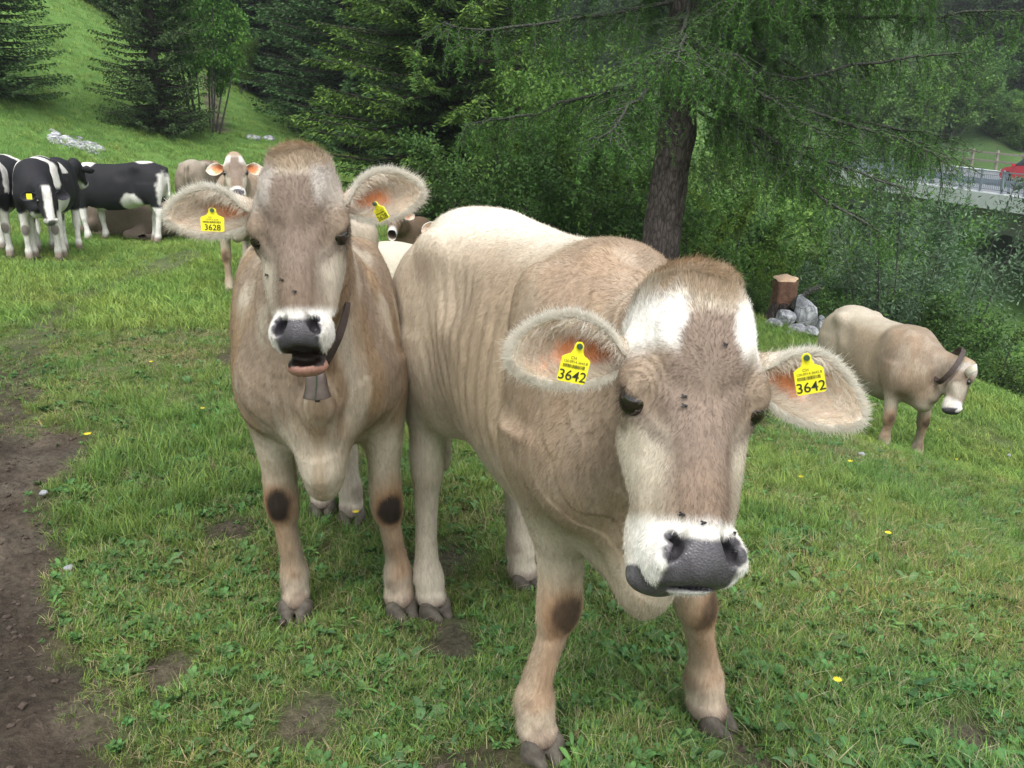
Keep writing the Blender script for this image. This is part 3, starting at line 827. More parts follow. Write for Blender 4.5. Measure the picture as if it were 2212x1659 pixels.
            face = lerp(face, PALE * .8, sstep(.0, -.06, h[:, 1]) * sstep(.22, .27, h[:, 2]) * .8)
            face = lerp(face, BROWN, sstep(.26, .36, h[:, 2] - wx * .5) * .35)
            ea = nrm((-.030, .016, .05)); eo = np.array([.90, .32, 0]); eo = nrm(eo - ea * (eo @ ea)); eb = np.cross(ea, eo)
            de = np.stack([wx - .115, h[:, 1] + .046, h[:, 2] - .209], -1)
            ed = np.sqrt((de @ ea) ** 2 + ((de @ eb) * 1.6) ** 2 + ((de @ eo) * .6) ** 2)
            face = lerp(face, GREY * .45, sstep(.042, .028, ed) * .8)
            face = lerp(face, DARK * 1.0, sstep(.027, .022, ed))
            face = lerp(face, GREY * .55, sstep(.016, .006, np.abs(wx - .104 + (h[:, 2] - .22) * .75)) * sstep(.215, .235, h[:, 2]) * sstep(.29, .26, h[:, 2]) * .6)
            mw = sstep(.375, .400, h[:, 2] - np.clip(h[:, 1] + .03, -.1, .1) * .15 + nz2 * .008 - wx * .10)
            face = lerp(face, WHITE, mw)
            face = lerp(face, PALE * .9, mw * sstep(-.08, -.12, h[:, 1]) * .5)
            wxn = wx / ns
            pad = sstep(.064, .054, wxn + nz2 * .006 - sstep(.43, .44, h[:, 2]) * sstep(.465, .45, h[:, 2]) * .012) * sstep(.417, .428, h[:, 2] + nz2 * .004 + (wxn ** 2) * 3) * (h[:, 1] > -.095) * sstep(.504, .498, h[:, 2])
            pad = np.maximum(pad, sstep(.016, .010, np.hypot((wxn - .052), (h[:, 2] - .425)) ) * (h[:, 1] > -.06))
            face = lerp(face, NOSE, pad)
            chin = ((h[:, 1] < -.066) * sstep(.474, .484, h[:, 2] - np.clip(h[:, 0] * .2, -.02, 0))) if not mo else (h[:, 2] > .50) * 1.0
            face = lerp(face, LIP if mo else NOSE * 1.1, chin * sstep(.095, .085, wx))
            if mo:
                inside = (np.abs(h[:, 0]) < .045) & (h[:, 2] > .488) & (h[:, 2] < .498 + mo * .62) & (h[:, 1] < .01)
                face = lerp(face, DARK * .7, inside * 1.0)
            c = c * (1 - f_[:, None]) + face * f_[:, None]
            hl = hl * (1 - f_) + f_ * .010
            hl += f_ * .014 * sstep(.09, .03, h[:, 2]) * (h[:, 1] > -.13)
            hl = np.where((f_ > 0) & ((pad > .3) | (chin * f_ > .3) | (ed < .03)), 0.0, hl)
            if mo: hl = np.where(inside, 0, hl)
        under = sstep(.0, -.5, Nv[:, 2]) * (1 - onhead)
    else:
        spots = sp['spots'](V, xx, V[:, 1], zz, nz)
        c = lerp(np.tile(BLACK, (len(V), 1)), WHITE * .9, sstep(-.02, .02, spots + nz2 * .03))
        h = hc; wx = np.abs(h[:, 0])
        fm = onhead * sstep(.055, .04, wx + nz2 * .01) * sstep(.02, .06, h[:, 2])
        c = lerp(c, BLACK, onhead); c = lerp(c, WHITE * .9, fm)
        c = lerp(c, WHITE * .85, onhead * sstep(.43, .45, h[:, 2]) )
        c = lerp(c, NOSE * 2, onhead * sstep(.46, .47, h[:, 2]) * sstep(.05, .04, wx))
        for l in sp['legs']:
            kn = np.asarray(l[1], float)
            dk = np.linalg.norm((V - (kn + [.04, 0, 0])) * [1, 1, .7], axis=1)
            c = lerp(c, DARK * 2, sstep(.06, .04, dk) * .8)
            c = lerp(c, np.array([.25, .19, .15]), sstep(.16, .05, zz) * .6)
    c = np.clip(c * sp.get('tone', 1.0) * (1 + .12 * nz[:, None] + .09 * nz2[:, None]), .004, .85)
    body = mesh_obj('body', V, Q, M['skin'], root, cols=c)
    if hres:
        nat = body.data.attributes.new('nose', 'FLOAT', 'POINT')
        nat.data.foreach_set('value', np.clip(np.maximum(pad, chin * .8 if mo else chin) * onhead, 0, 1).astype(np.float32))
    # ---------------- hooves
    for l in sp['legs']:
        ho = np.asarray(l[2], float); yawf = l[4] if len(l) > 4 else 0.0
        mb = Field(np.arange(ho[0] - .10, ho[0] + .15, .009 if hres else .02), np.arange(ho[1] - .11, ho[1] + .11, .007 if hres else .018), np.arange(ho[2] - .03, ho[2] + .10, .007 if hres else .018))
        cf, sf = math.cos(yawf), math.sin(yawf)
        for q in (-1, 1):
            o2 = np.array([cf * .012 - sf * q * .031, sf * .012 + cf * q * .031, 0])
            tip = np.array([cf * .062 - sf * q * .020, sf * .062 + cf * q * .020, 0])
            mb.cap(ho + o2 + [0, 0, .036], ho + o2 + [-.008, 0, -.008], .025, .031, .008)
            mb.cap(ho + o2 + [0, 0, .026], ho + tip + [0, 0, .002], .027, .015, .015)
        sl, g = mb.sub(ho - .2, ho + .2)
        mb.F[sl] = np.maximum(mb.F[sl], (ho[2] - .012) - g[2])
        hv, hq = mb.mesh()
        hv = laplace(hv, hq, 1, .4)
        n_ = vnormals(hv, hq)
        if ((hv - hv.mean(0)) * n_).sum(1).mean() < 0: hq = hq[:, ::-1]
        mesh_obj('hoof', hv, hq, M['hoof'], root)
    # ---------------- eyes
    for q in (-1, 1):
        p = hp(q * .0975, -.052, .208); R = .0262 * hs
        n1, n2 = (24, 16) if hres else (10, 8)
        th_, ph_ = np.meshgrid(np.linspace(0, 2 * np.pi, n1, endpoint=False), np.linspace(0, np.pi, n2), indexing='ij')
        ev = p + R * np.stack([np.sin(ph_) * np.cos(th_), np.sin(ph_) * np.sin(th_), np.cos(ph_)], -1).reshape(-1, 3)
        ii = np.arange(n1 * n2).reshape(n1, n2); i2 = np.roll(ii, -1, 0)
        mesh_obj('eye', ev, np.stack([ii[:, :-1], ii[:, 1:], i2[:, 1:], i2[:, :-1]], -1).reshape(-1, 4), M['eye'], root)
    # ---------------- ears
    ears = []
    for q in (-1, 1):
        e = sp['ears'][0 if q > 0 else 1]        # left, right
        ears.append(make_ear(root, hp(q * .092, -.075, .128), e, S * q, Nn, D, hs, hair > 0, r, style))
    # ---------------- coat
    if hair:
        wgt = np.where(hl > 0, 1.0, 0.0) * (1 + 2.2 * onhead) * (1 + 1.0 * (xx > .3))
        f, w = scatter(V, Q, hair, wgt, r)
        P = sample(V, Q, f, w); Nn_ = sample(Nv, Q, f, w); Nn_ /= np.linalg.norm(Nn_, axis=1)[:, None]
        hcp = sample(hc, Q, f, w); oh = sample(onhead, Q, f, w)
        flow = np.tile(np.array([-.55, 0, -.85]), (len(P), 1))
        flow[P[:, 2] < .65] = (0, 0, -1)
        # head: away from a whorl between the eyes
        dv = np.stack([hcp[:, 0], np.zeros(len(P)), hcp[:, 2] - .175], -1)
        dv /= np.linalg.norm(dv, axis=1)[:, None] + 1e-6
        dv[:, 2] = np.where(hcp[:, 2] > .19, np.abs(dv[:, 2]) + .6, dv[:, 2])
        top = sstep(.03, -.01, hcp[:, 2])[:, None]
        dv = dv * (1 - top) + np.array([0, 1.0, .15]) * top
        hflow = dv @ np.stack([S, Nn, D])
        flow = flow * (1 - oh[:, None]) + hflow * oh[:, None]
        flow += .45 * np.stack([vnoise(P, 6, 1), vnoise(P, 6, 2), vnoise(P, 6, 3)], -1)
        flow += .32 * np.stack([vnoise(P, 28, 11), vnoise(P, 28, 12), vnoise(P, 28, 13)], -1)
        flow -= Nn_ * (flow * Nn_).sum(1)[:, None]; flow /= np.linalg.norm(flow, axis=1)[:, None] + 1e-6
        ln = sample(hl, Q, f, w) * (.65 + .7 * r.random(len(P)))
        cc = sample(c, Q, f, w) * (1 + .16 * r.normal(size=(len(P), 1))) * (1 + .15 * vnoise(P, 38, 4)[:, None] + .07 * vnoise(P, 11, 6)[:, None])
        make_hair('coat', root, P, flow, Nn_, ln, np.full(len(P), .00032) * (1 + .5 * oh * (ln > .02)), np.clip(cc * 1.05, .004, .92), .22, .16, 4, seed=seed)
        # chin and muzzle whiskers are left to the coat; lashes over each eye
        lp, ld = [], []
        for q in (-1, 1):
            for t in np.linspace(-1, 1, 46):
                lp.append(hp(q * (.119 - .010 * t * t), -.050 - .004 * t * t, .206 + .022 * t))
                ld.append(S * q * .55 + Nn * .35 + D * (.55 + .25 * t))
        lp, ld = np.array(lp), np.array(ld)
        make_hair('eyelashes', root, lp, ld, np.tile(Nn, (len(lp), 1)), np.full(len(lp), .020), np.full(len(lp), .0004), np.tile(DARK, (len(lp), 1)), .0, .12, 4, seed=seed + 1, droop=.4)
    return root, dict(hp=hp, S=S, N=Nn, D=D, hs=hs, Mw=Mw, base=base)

def make_ear(root, p0, e, out, Nf, D, hs, hairy, r, style):
    """e: (direction along the ear as out/front/down weights, roll, length, width, curl)"""
    dirv = nrm(out * e['dir'][0] + Nf * e['dir'][1] + D * e['dir'][2])
    face = nrm(Nf + D * e.get('tilt', 0.15) + out * e.get('swing', 0.0)); face = nrm(face - dirv * (face @ dirv))
    wd = np.cross(dirv, face)                      # across the ear
    if wd @ D > 0: wd = -wd                        # +v towards the top edge
    Le, We = e.get('len', .21) * hs, e.get('wid', .067) * hs
    nu, nv = (40, 30) if hairy else (12, 10)
    u = np.linspace(0, 1, nu); v = np.linspace(-1, 1, nv)
    wp = np.interp(u, [0, .12, .25, .4, .55, .7, .82, .91, .97, 1], [.38, .52, .76, .95, 1.0, .90, .72, .50, .28, .06]) * We
    half = np.interp(u, [0, .15, .3, .5, .75, 1], [2.3, 2.0, 1.4, 1.05, .80, .55])     # half angle of the arc
    rad = wp / np.sin(np.minimum(half, np.pi / 2))
    bendd = e.get('bend', .0)
    def surf(off):
        P = []
        for i in range(nu):
            a = v * half[i] * (1 + e.get('fold', .35) * np.clip(v, 0, 1) * (1 - u[i] * .35))
            R = rad[i] + off
            lat = R * np.sin(a); dep = R * np.cos(a) - rad[i] * np.cos(min(half[i], 2.0)) * .5
            cpos = p0 + dirv * (Le * u[i]) + D * (bendd * Le * u[i] ** 2) + face * (.004 * hs)
            P.append(cpos + lat[:, None] * wd - dep[:, None] * face)
        return np.array(P)
    A, B = surf(.0), surf(.005)
    V = np.concatenate([A.reshape(-1, 3), B.reshape(-1, 3)])
    ii = np.arange(nu * nv).reshape(nu, nv); n0 = nu * nv
    q1 = np.stack([ii[:-1, :-1], ii[1:, :-1], ii[1:, 1:], ii[:-1, 1:]], -1).reshape(-1, 4)
    q2 = (q1 + n0)[:, ::-1]
    rim = [(ii[i, 0], n0 + ii[i, 0], n0 + ii[i + 1, 0], ii[i + 1, 0]) for i in range(nu - 1)] + [(ii[i, -1], ii[i + 1, -1], n0 + ii[i + 1, -1], n0 + ii[i, -1]) for i in range(nu - 1)] + [(ii[-1, j], n0 + ii[-1, j], n0 + ii[-1, j + 1], ii[-1, j + 1]) for j in range(nv - 1)]
    Q = np.concatenate([q1, q2, np.array(rim)])
    uu, vv = np.meshgrid(u, v, indexing='ij'); uu, vv = uu.ravel(), vv.ravel()
    nz = fbm(A.reshape(-1, 3), 30, 3, 4)
    if style.startswith('swiss'):
        inn = np.tile(np.array([.85, .68, .57]), (n0, 1)); inn = lerp(inn, np.array([.72, .28, .12]), sstep(.78, .48, uu + nz * .2) * sstep(.95, .40, np.abs(vv) + nz * .4))
        inn = lerp(inn, np.array([.34, .15, .07]), sstep(.45, .25, uu) * sstep(.1, .7, vv + nz * .2) * .9)
        inn = lerp(inn, PALE, sstep(.6, .95, np.abs(vv)) * .8); inn = lerp(inn, PALE, sstep(.75, 1, uu) * .7)
        outc = np.tile(PALE, (n0, 1)); outc = lerp(outc, WHITE * .95, sstep(.55, .9, np.abs(vv)) * .8); outc = lerp(outc, TAN, sstep(.4, .05, uu) * .8)
    else:
        inn = np.tile(BLACK * 3, (n0, 1)); outc = np.tile(BLACK, (n0, 1))
    ear = mesh_obj('ear', V, Q, M['skin'], root, cols=np.concatenate([inn, outc]))
    if hairy:
        cen = A.reshape(-1, 3)
        # rim fringe, both sides of the rim
        m = 15000
        uu_ = r.random(m) ** .8; side = r.random(m) < .5
        tip = r.random(m) < .22
        uu_ = np.where(tip, .9 + .1 * r.random(m), uu_)
        i = np.clip((uu_ * (nu - 1)).astype(int), 0, nu - 2); fr = (uu_ * (nu - 1) - i)[:, None]
        jv = np.where(side, nv - 1, 0)
        jv = np.where(tip, r.integers(0, nv, m), jv)
        inset = np.clip(r.exponential(.8, m).astype(int), 0, 5); jv = np.where(~tip, np.where(side, jv - inset, jv + inset), jv)
        back = r.random(m) < .55
        src = np.where(back[:, None], B[i, jv] * (1 - fr) + B[i + 1, jv] * fr, A[i, jv] * (1 - fr) + A[i + 1, jv] * fr)
        sv = np.where(side, 1.0, -1.0)
        outd = wd[None] * (sv * (1 - np.clip(uu_ - .45, 0, 1) * 1.2))[:, None] + dirv[None] * (.25 + 1.1 * np.clip(uu_ - .3, 0, 1))[:, None] + face[None] * .25
        outd = np.where(tip[:, None], dirv + wd * ((jv / (nv - 1) - .5) * 1.6)[:, None], outd)
        outd /= np.linalg.norm(outd, axis=1)[:, None]
        cols = np.clip((np.array([.90, .87, .80]) + (PALE * 1.15 - np.array([.90, .87, .80])) * r.random((m, 1)) * .5) * (1 + .1 * r.normal(size=(m, 1))), 0, .9)
        rows = [(src, outd, np.tile(face, (m, 1)), (.005 + .007 * r.random(m) + .012 * r.random(m) ** 3) * np.where(uu_ < .2, .7, 1), cols)]
        # long hairs growing inwards from both edges over the pink skin
        m2 = 4200
        u2 = .08 + .90 * r.random(m2) ** .75; i = np.clip((u2 * (nu - 1)).astype(int), 0, nu - 1)
        top_ = r.random(m2) < .5; j = np.where(top_, nv - 1 - r.integers(0, 8, m2), r.integers(0, 9, m2)); j = np.where(u2 > .62, r.integers(1, nv - 1, m2), j)
        src2 = A[i, j]; dd = np.where(top_[:, None], -wd * .75, wd * .45) + dirv * .9 + face * .25
        cols2 = np.clip((np.array([.92, .88, .80]) + (np.array([.84, .68, .54]) - np.array([.92, .88, .80])) * r.random((m2, 1))) * (1 + .12 * r.normal(size=(m2, 1))), 0, .9)
        rows.append((src2, dd / np.linalg.norm(dd, axis=1)[:, None], np.tile(face, (m2, 1)), .020 + .016 * r.random(m2), cols2))
        # short hair over the back
        m3 = 5000
        i = r.integers(0, nu - 1, m3); j = r.integers(0, nv - 1, m3); t1, t2 = r.random((m3, 1)), r.random((m3, 1))
        src3 = B[i, j] * (1 - t1) * (1 - t2) + B[i + 1, j] * t1 * (1 - t2) + B[i, j + 1] * (1 - t1) * t2 + B[i + 1, j + 1] * t1 * t2
        on = src3 - (p0 + dirv * (Le * u[i])[:, None]); on -= dirv * (on @ dirv)[:, None]; on /= np.linalg.norm(on, axis=1)[:, None] + 1e-6
        cols3 = np.clip(outc.reshape(nu, nv, 3)[i, j] * (1 + .12 * r.normal(size=(m3, 1))), 0, .9)
        rows.append((src3, np.tile(dirv, (m3, 1)), on, .012 + .006 * r.random(m3), cols3))
        cat = [np.concatenate([q[k] for q in rows]) for k in range(5)]
        make_hair('ear_fringe', ear, cat[0], cat[1], cat[2] * .3, cat[3], np.full(len(cat[0]), .00038), cat[4], .28, .38, 4, mat=M['fringe'], seed=5)
    return dict(obj=ear, p0=p0, dir=dirv, face=face, wd=wd, Le=Le, We=We)

def text_mesh(txt, size, mat, parent, Mloc, name='tag_number', bold=.0):
    cu = bpy.data.curves.new(name, 'FONT'); cu.body = txt; cu.size = size; cu.align_x = 'CENTER'; cu.align_y = 'CENTER'
    cu.offset = bold
    t = bpy.data.objects.new('t', cu); COL.objects.link(t)
    bpy.context.view_layer.update()
    me = bpy.data.meshes.new_from_object(t.evaluated_get(bpy.context.evaluated_depsgraph_get()))
    bpy.data.objects.remove(t); me.name = name
    me.materials.clear(); me.materials.append(mat)
    o = obj_from(name, me, parent); o.matrix_local = Mloc
    return o

def ear_tag(root, ctr, right, up, nrmv, w, h, number, full=True):
    """plastic tag: body with a narrow neck; drawn upright in the (right, up) plane"""
    right, up = nrm(right), nrm(up); nv = np.cross(right, up)
    out = [(-.5, -.5), (-.44, -.54), (.44, -.54), (.5, -.5), (.5, .08), (.40, .14), (.24, .20), (.17, .32), (.15, .46), (.08, .52), (-.08, .52), (-.15, .46), (-.17, .32), (-.24, .20), (-.40, .14), (-.5, .08)]
    P = np.array(out) * [w, h]
    n = len(P); th = .0011
    V = np.concatenate([np.c_[P, np.full(n, th) + .0008 * (P[:, :1] / w * 2) ** 2 * 1.0][:, :3], np.c_[P, np.full(n, -th)]])
    V = np.concatenate([V, [[0, -.2 * h, th], [0, -.2 * h, -th]]])
    T = []
    for i in range(n):
        j = (i + 1) % n
        T += [(2 * n, i, j), (2 * n + 1, n + j, n + i), (i, n + i, n + j), (i, n + j, j)]
    Rm = np.stack([right, up, nv], 1)
    VV = V @ Rm.T + ctr
    t = mesh_obj('ear_tag', VV, np.array(T), M['tag'], root, smooth=False)
    def ml(x, y, z=.0024):
        m = Matrix([list(Rm[i]) + [0] for i in range(3)] + [[0, 0, 0, 1]])
        m.translation = Vector(Rm @ np.array([x, y, z]) + ctr)
        return m
    if full:
        text_mesh(number, h * .37, M['ink'], t, ml(0, -.37 * h), 'tag_number', .0002)
        text_mesh('CH', h * .11, M['ink'], t, ml(-.10 * w, .10 * h), 'country_code')
        text_mesh('120.0914.3642.8' if number == '3642' else '120.0914.3628.7', h * .095, M['ink'], t, ml(0, .0), 'herd_number')
        mb = MB(); rr = np.random.default_rng(4); x = -.40 * w
        while x < .38 * w:
            bw = rr.choice([.0004, .0008]); c0 = Rm @ np.array([x, -.115 * h, .0022]) + ctr
            mb.box(c0, (bw / 2, .045 * h, .0001), np.stack([right, up, nv])); x += bw + rr.choice([.0005, .0009])
        mb.build('barcode', M['ink'], t)
    mb = MB(); c0 = Rm @ np.array([0, .42 * h, .003]) + ctr
    mb.tube([c0 - nv * .004, c0 + nv * .003], [.0052, .0046], 12)
    mb.build('tag_stud', M['stud'], t)
    return t
# ------------------------------------------------------------------ the two cattle in front
def to_local(base, yaw, p):
    d = np.asarray(p, float) - base
    c, s = math.cos(yaw), math.sin(yaw)
    return np.array([d[0] * c + d[1] * s, -d[0] * s + d[1] * c, d[2]])
def dir_local(yaw, v): return to_local(np.zeros(3), yaw, v)

def leg(kind, foot, dz=0.0, knee=(0, 0), top=(0, 0), yaw=0.0, zs=1.0, fet=(0, 0)):
    x, y = foot
    if kind == 'f':
        return ((x * .4 + .52 * .6 + top[0], y * .35 + math.copysign(.165, y) * .65 + top[1], .92 * zs), (x + .0 + knee[0], y * .8 + math.copysign(.17, y) * .2 + knee[1], .41 * zs + dz), (x, y, dz), (x - .035 + fet[0], y + fet[1], .125 + dz), yaw)
    return ((x * .3 - .56 * .7 + top[0], math.copysign(.155, y) * .7 + y * .3 + top[1], .95 * zs), (x - .075 + knee[0], y * .9 + math.copysign(.15, y) * .1 + knee[1], .50 * zs + dz), (x, y, dz), (x - .035 + fet[0], y + fet[1], .13 + dz), yaw)

# right-hand animal, head lowered towards the camera
f2 = nrm((.515, -.857, 0)); yaw2 = math.atan2(f2[1], f2[0]); o2 = (.125, 2.46)
b2 = np.array([o2[0], o2[1], Hs(*o2)])
poll2 = W(1524, 588, 1.50); muz2 = W(1524, 1278, 1.385)
g2 = lambda x, y: to_local(b2, yaw2, [x, y, Hs(x, y)])
FR, FL, HR, HL = g2(.075, 1.98), g2(.545, 2.11), g2(-.27, 2.74), g2(.045, 2.97)
spec2 = dict(poll=to_local(b2, yaw2, poll2), muzzle=to_local(b2, yaw2, muz2), head_left=dir_local(yaw2, W(1655, 880, 1.44) - W(1352, 858, 1.40)),
    legs=[leg('f', FL[:2], FL[2], knee=(.01, -.095), top=(0, -.02), yaw=.35), leg('f', FR[:2], FR[2], knee=(.0, .025), yaw=-.15), leg('h', HL[:2], HL[2], yaw=.1), leg('h', HR[:2], HR[2], knee=(-.0, .02), yaw=.2)],
    zs=1.02, ws=.94, blen=.89, bend=-.26, white_brow=1.0, knee_dark=(.75, .8), muz_w=.94, chin_side=-.040, neck_t=.93, brisket=(.70, -.235, .575),
    ears=[dict(dir=(1.0, .05, .22), len=.218, wid=.048, fold=.6, tilt=.25, bend=.12), dict(dir=(1.0, .05, .04), len=.205, wid=.048, fold=.6, tilt=.25, bend=.06)])
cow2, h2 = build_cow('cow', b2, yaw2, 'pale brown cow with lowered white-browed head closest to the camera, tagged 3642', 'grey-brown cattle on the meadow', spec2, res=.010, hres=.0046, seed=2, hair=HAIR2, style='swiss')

# left-hand animal, looking straight at the camera with its mouth open
f1 = nrm((.20, -.98, 0)); yaw1 = math.atan2(f1[1], f1[0]); o1 = (-.705, 3.19)
b1 = np.array([o1[0], o1[1], Hs(*o1)])
poll1 = W(632, 322, 2.08); muz1 = W(641, 757, 2.03)
g1 = lambda x, y: to_local(b1, yaw1, [x, y, Hs(x, y)])
FR, FL, HR, HL = g1(-.735, 2.72), g1(-.385, 2.74), g1(-.83, 3.62), g1(-.69, 3.55)
spec1 = dict(poll=to_local(b1, yaw1, poll1), muzzle=to_local(b1, yaw1, muz1), head_left=dir_local(yaw1, W(757, 505, 2.02) - W(530, 503, 2.02)),
    legs=[leg('f', FL[:2], FL[2], knee=(.01, -.02), yaw=.5), leg('f', FR[:2], FR[2], knee=(.01, -.01), yaw=-.1), leg('h', HL[:2], HL[2]), leg('h', HR[:2], HR[2])],
    zs=1.0, ws=.98, gold=.5, tone=.87, blen=.93, white_brow=.35, knee_dark=(1, 1), muz_w=.87, mouth=.048, brisket=(.74, 0, .56),
    ears=[dict(dir=(1.0, -.05, -.22), len=.215, wid=.049, fold=.6, tilt=.25, bend=.04, swing=-.15), dict(dir=(1.0, -.05, -.02), len=.250, wid=.050, fold=.6, tilt=.25, bend=.02)])
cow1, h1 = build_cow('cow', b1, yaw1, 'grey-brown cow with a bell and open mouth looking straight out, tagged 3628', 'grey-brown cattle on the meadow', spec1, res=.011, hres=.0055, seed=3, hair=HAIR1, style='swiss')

def place_tag(root, base, yaw, px, py, z, ang, w, h, num, swing=0.0):
    c = to_local(base, yaw, W(px, py, z))
    a = math.radians(ang)
    right = np.array([math.cos(a) * math.cos(swing), math.sin(swing), math.sin(a)]); up = np.array([-math.sin(a), 0, math.cos(a)])
    # lean the tag back so that it faces the camera's height
    up = nrm(up + np.array([0, -.0, 0])); right = nrm(right - up * (right @ up))
    return ear_tag(root, c, dir_local(yaw, right), dir_local(yaw, up), None, w, h, num)
place_tag(cow2, b2, yaw2, 1243, 782, 1.425, -13, .047, .064, '3642', .12)
place_tag(cow2, b2, yaw2, 1747, 806, 1.43, 13, .047, .064, '3642', -.12)
place_tag(cow1, b1, yaw1, 459, 474, 2.03, -3, .052, .050, '3628', .1)
place_tag(cow1, b1, yaw1, 820, 455, 2.04, 28, .034, .044, '3628', -.6)

# bell on its strap (hangs from the left-hand animal's neck)
bell = empty('cow_bell', b1, yaw1)
tag(bell, 'grey iron cow bell on a dark strap, hanging under the chin of the open-mouthed cow', 'cow bell')
Lc = lambda px, py, z: to_local(b1, yaw1, W(px, py, z))
st = [Lc(690, 800, 2.40), Lc(708, 775, 2.38), Lc(728, 735, 2.37), Lc(744, 690, 2.40), Lc(752, 640, 2.50), Lc(735, 590, 2.62), Lc(690, 545, 2.70), Lc(620, 545, 2.72), Lc(590, 600, 2.66), Lc(600, 690, 2.54), Lc(640, 770, 2.46), Lc(675, 800, 2.40)]
_t, sp_ = interp_keys([(i, *p) for i, p in enumerate(st)], 70)
cen_ = sp_.mean(0); Vs, Qs = [], []
for i, p in enumerate(sp_):
    tn = nrm(sp_[min(i + 1, 69)] - sp_[max(i - 1, 0)]); o_ = nrm((p - cen_) - tn * ((p - cen_) @ tn)); b_ = np.cross(tn, o_)
    for a, q in ((.012, .0015), (.012, -.0015), (-.012, -.0015), (-.012, .0015)): Vs.append(p + b_ * a + o_ * q)
for i in range(69):
    for k in range(4): Qs.append((i * 4 + k, i * 4 + (k + 1) % 4, i * 4 + 4 + (k + 1) % 4, i * 4 + 4 + k))
mesh_obj('strap', np.array(Vs), np.array(Qs), M['leather'], bell, smooth=False)
bc = Lc(684, 838, 2.36); ang = np.linspace(0, 2 * np.pi, 28, endpoint=False)
rings = [(.052, .006, .004), (.050, .022, .010), (.040, .033, .018), (.020, .038, .023), (-.005, .040, .026), (-.030, .044, .029), (-.052, .050, .033), (-.054, .050, .033)]
Vb = [];
for k, (z, a, b) in enumerate(rings + [(z, max(a - .002, .002), max(b - .002, .002)) for z, a, b in rings[::-1]]):
    ca, sa = np.cos(ang), np.sin(ang)
    Vb += [bc + [b * np.sign(s_) * abs(s_) ** .6, a * np.sign(c_) * abs(c_) ** .75, z + .006 * (abs(c_)) * (z < -.04)] for c_, s_ in zip(ca, sa)]
nb_ = 28; Qb = [(i * nb_ + j, i * nb_ + (j + 1) % nb_, (i + 1) * nb_ + (j + 1) % nb_, (i + 1) * nb_ + j) for i in range(15) for j in range(nb_)]
Vb = [bc + (np.array(v) - bc) * .74 + [0, 0, .012] for v in Vb]
mesh_obj('bell_body', np.array(Vb), np.array(Qb), M['bell'], bell)
mb = MB(); mb.tube([bc + [.018, .003, .046], bc + [.020, .001, .018], bc + [.023, -.003, -.01], bc + [.026, -.005, -.026]], [.0013] * 4, 6); mb.build('seam', M['stud'], bell)
mb = MB(); mb.tube([bc + [0, 0, -.01], bc + [.010, .0, -.026], bc + [.012, .0, -.036]], [.003, .008, .006], 8); mb.build('clapper', M['leather'], bell)
mb = MB(); mb.tube([bc + [0, .012, .05], bc + [0, .014, .07], bc + [0, 0, .078], bc + [0, -.014, .07], bc + [0, -.012, .05]], [.003] * 5, 6); mb.build('loop', M['bell'], bell)
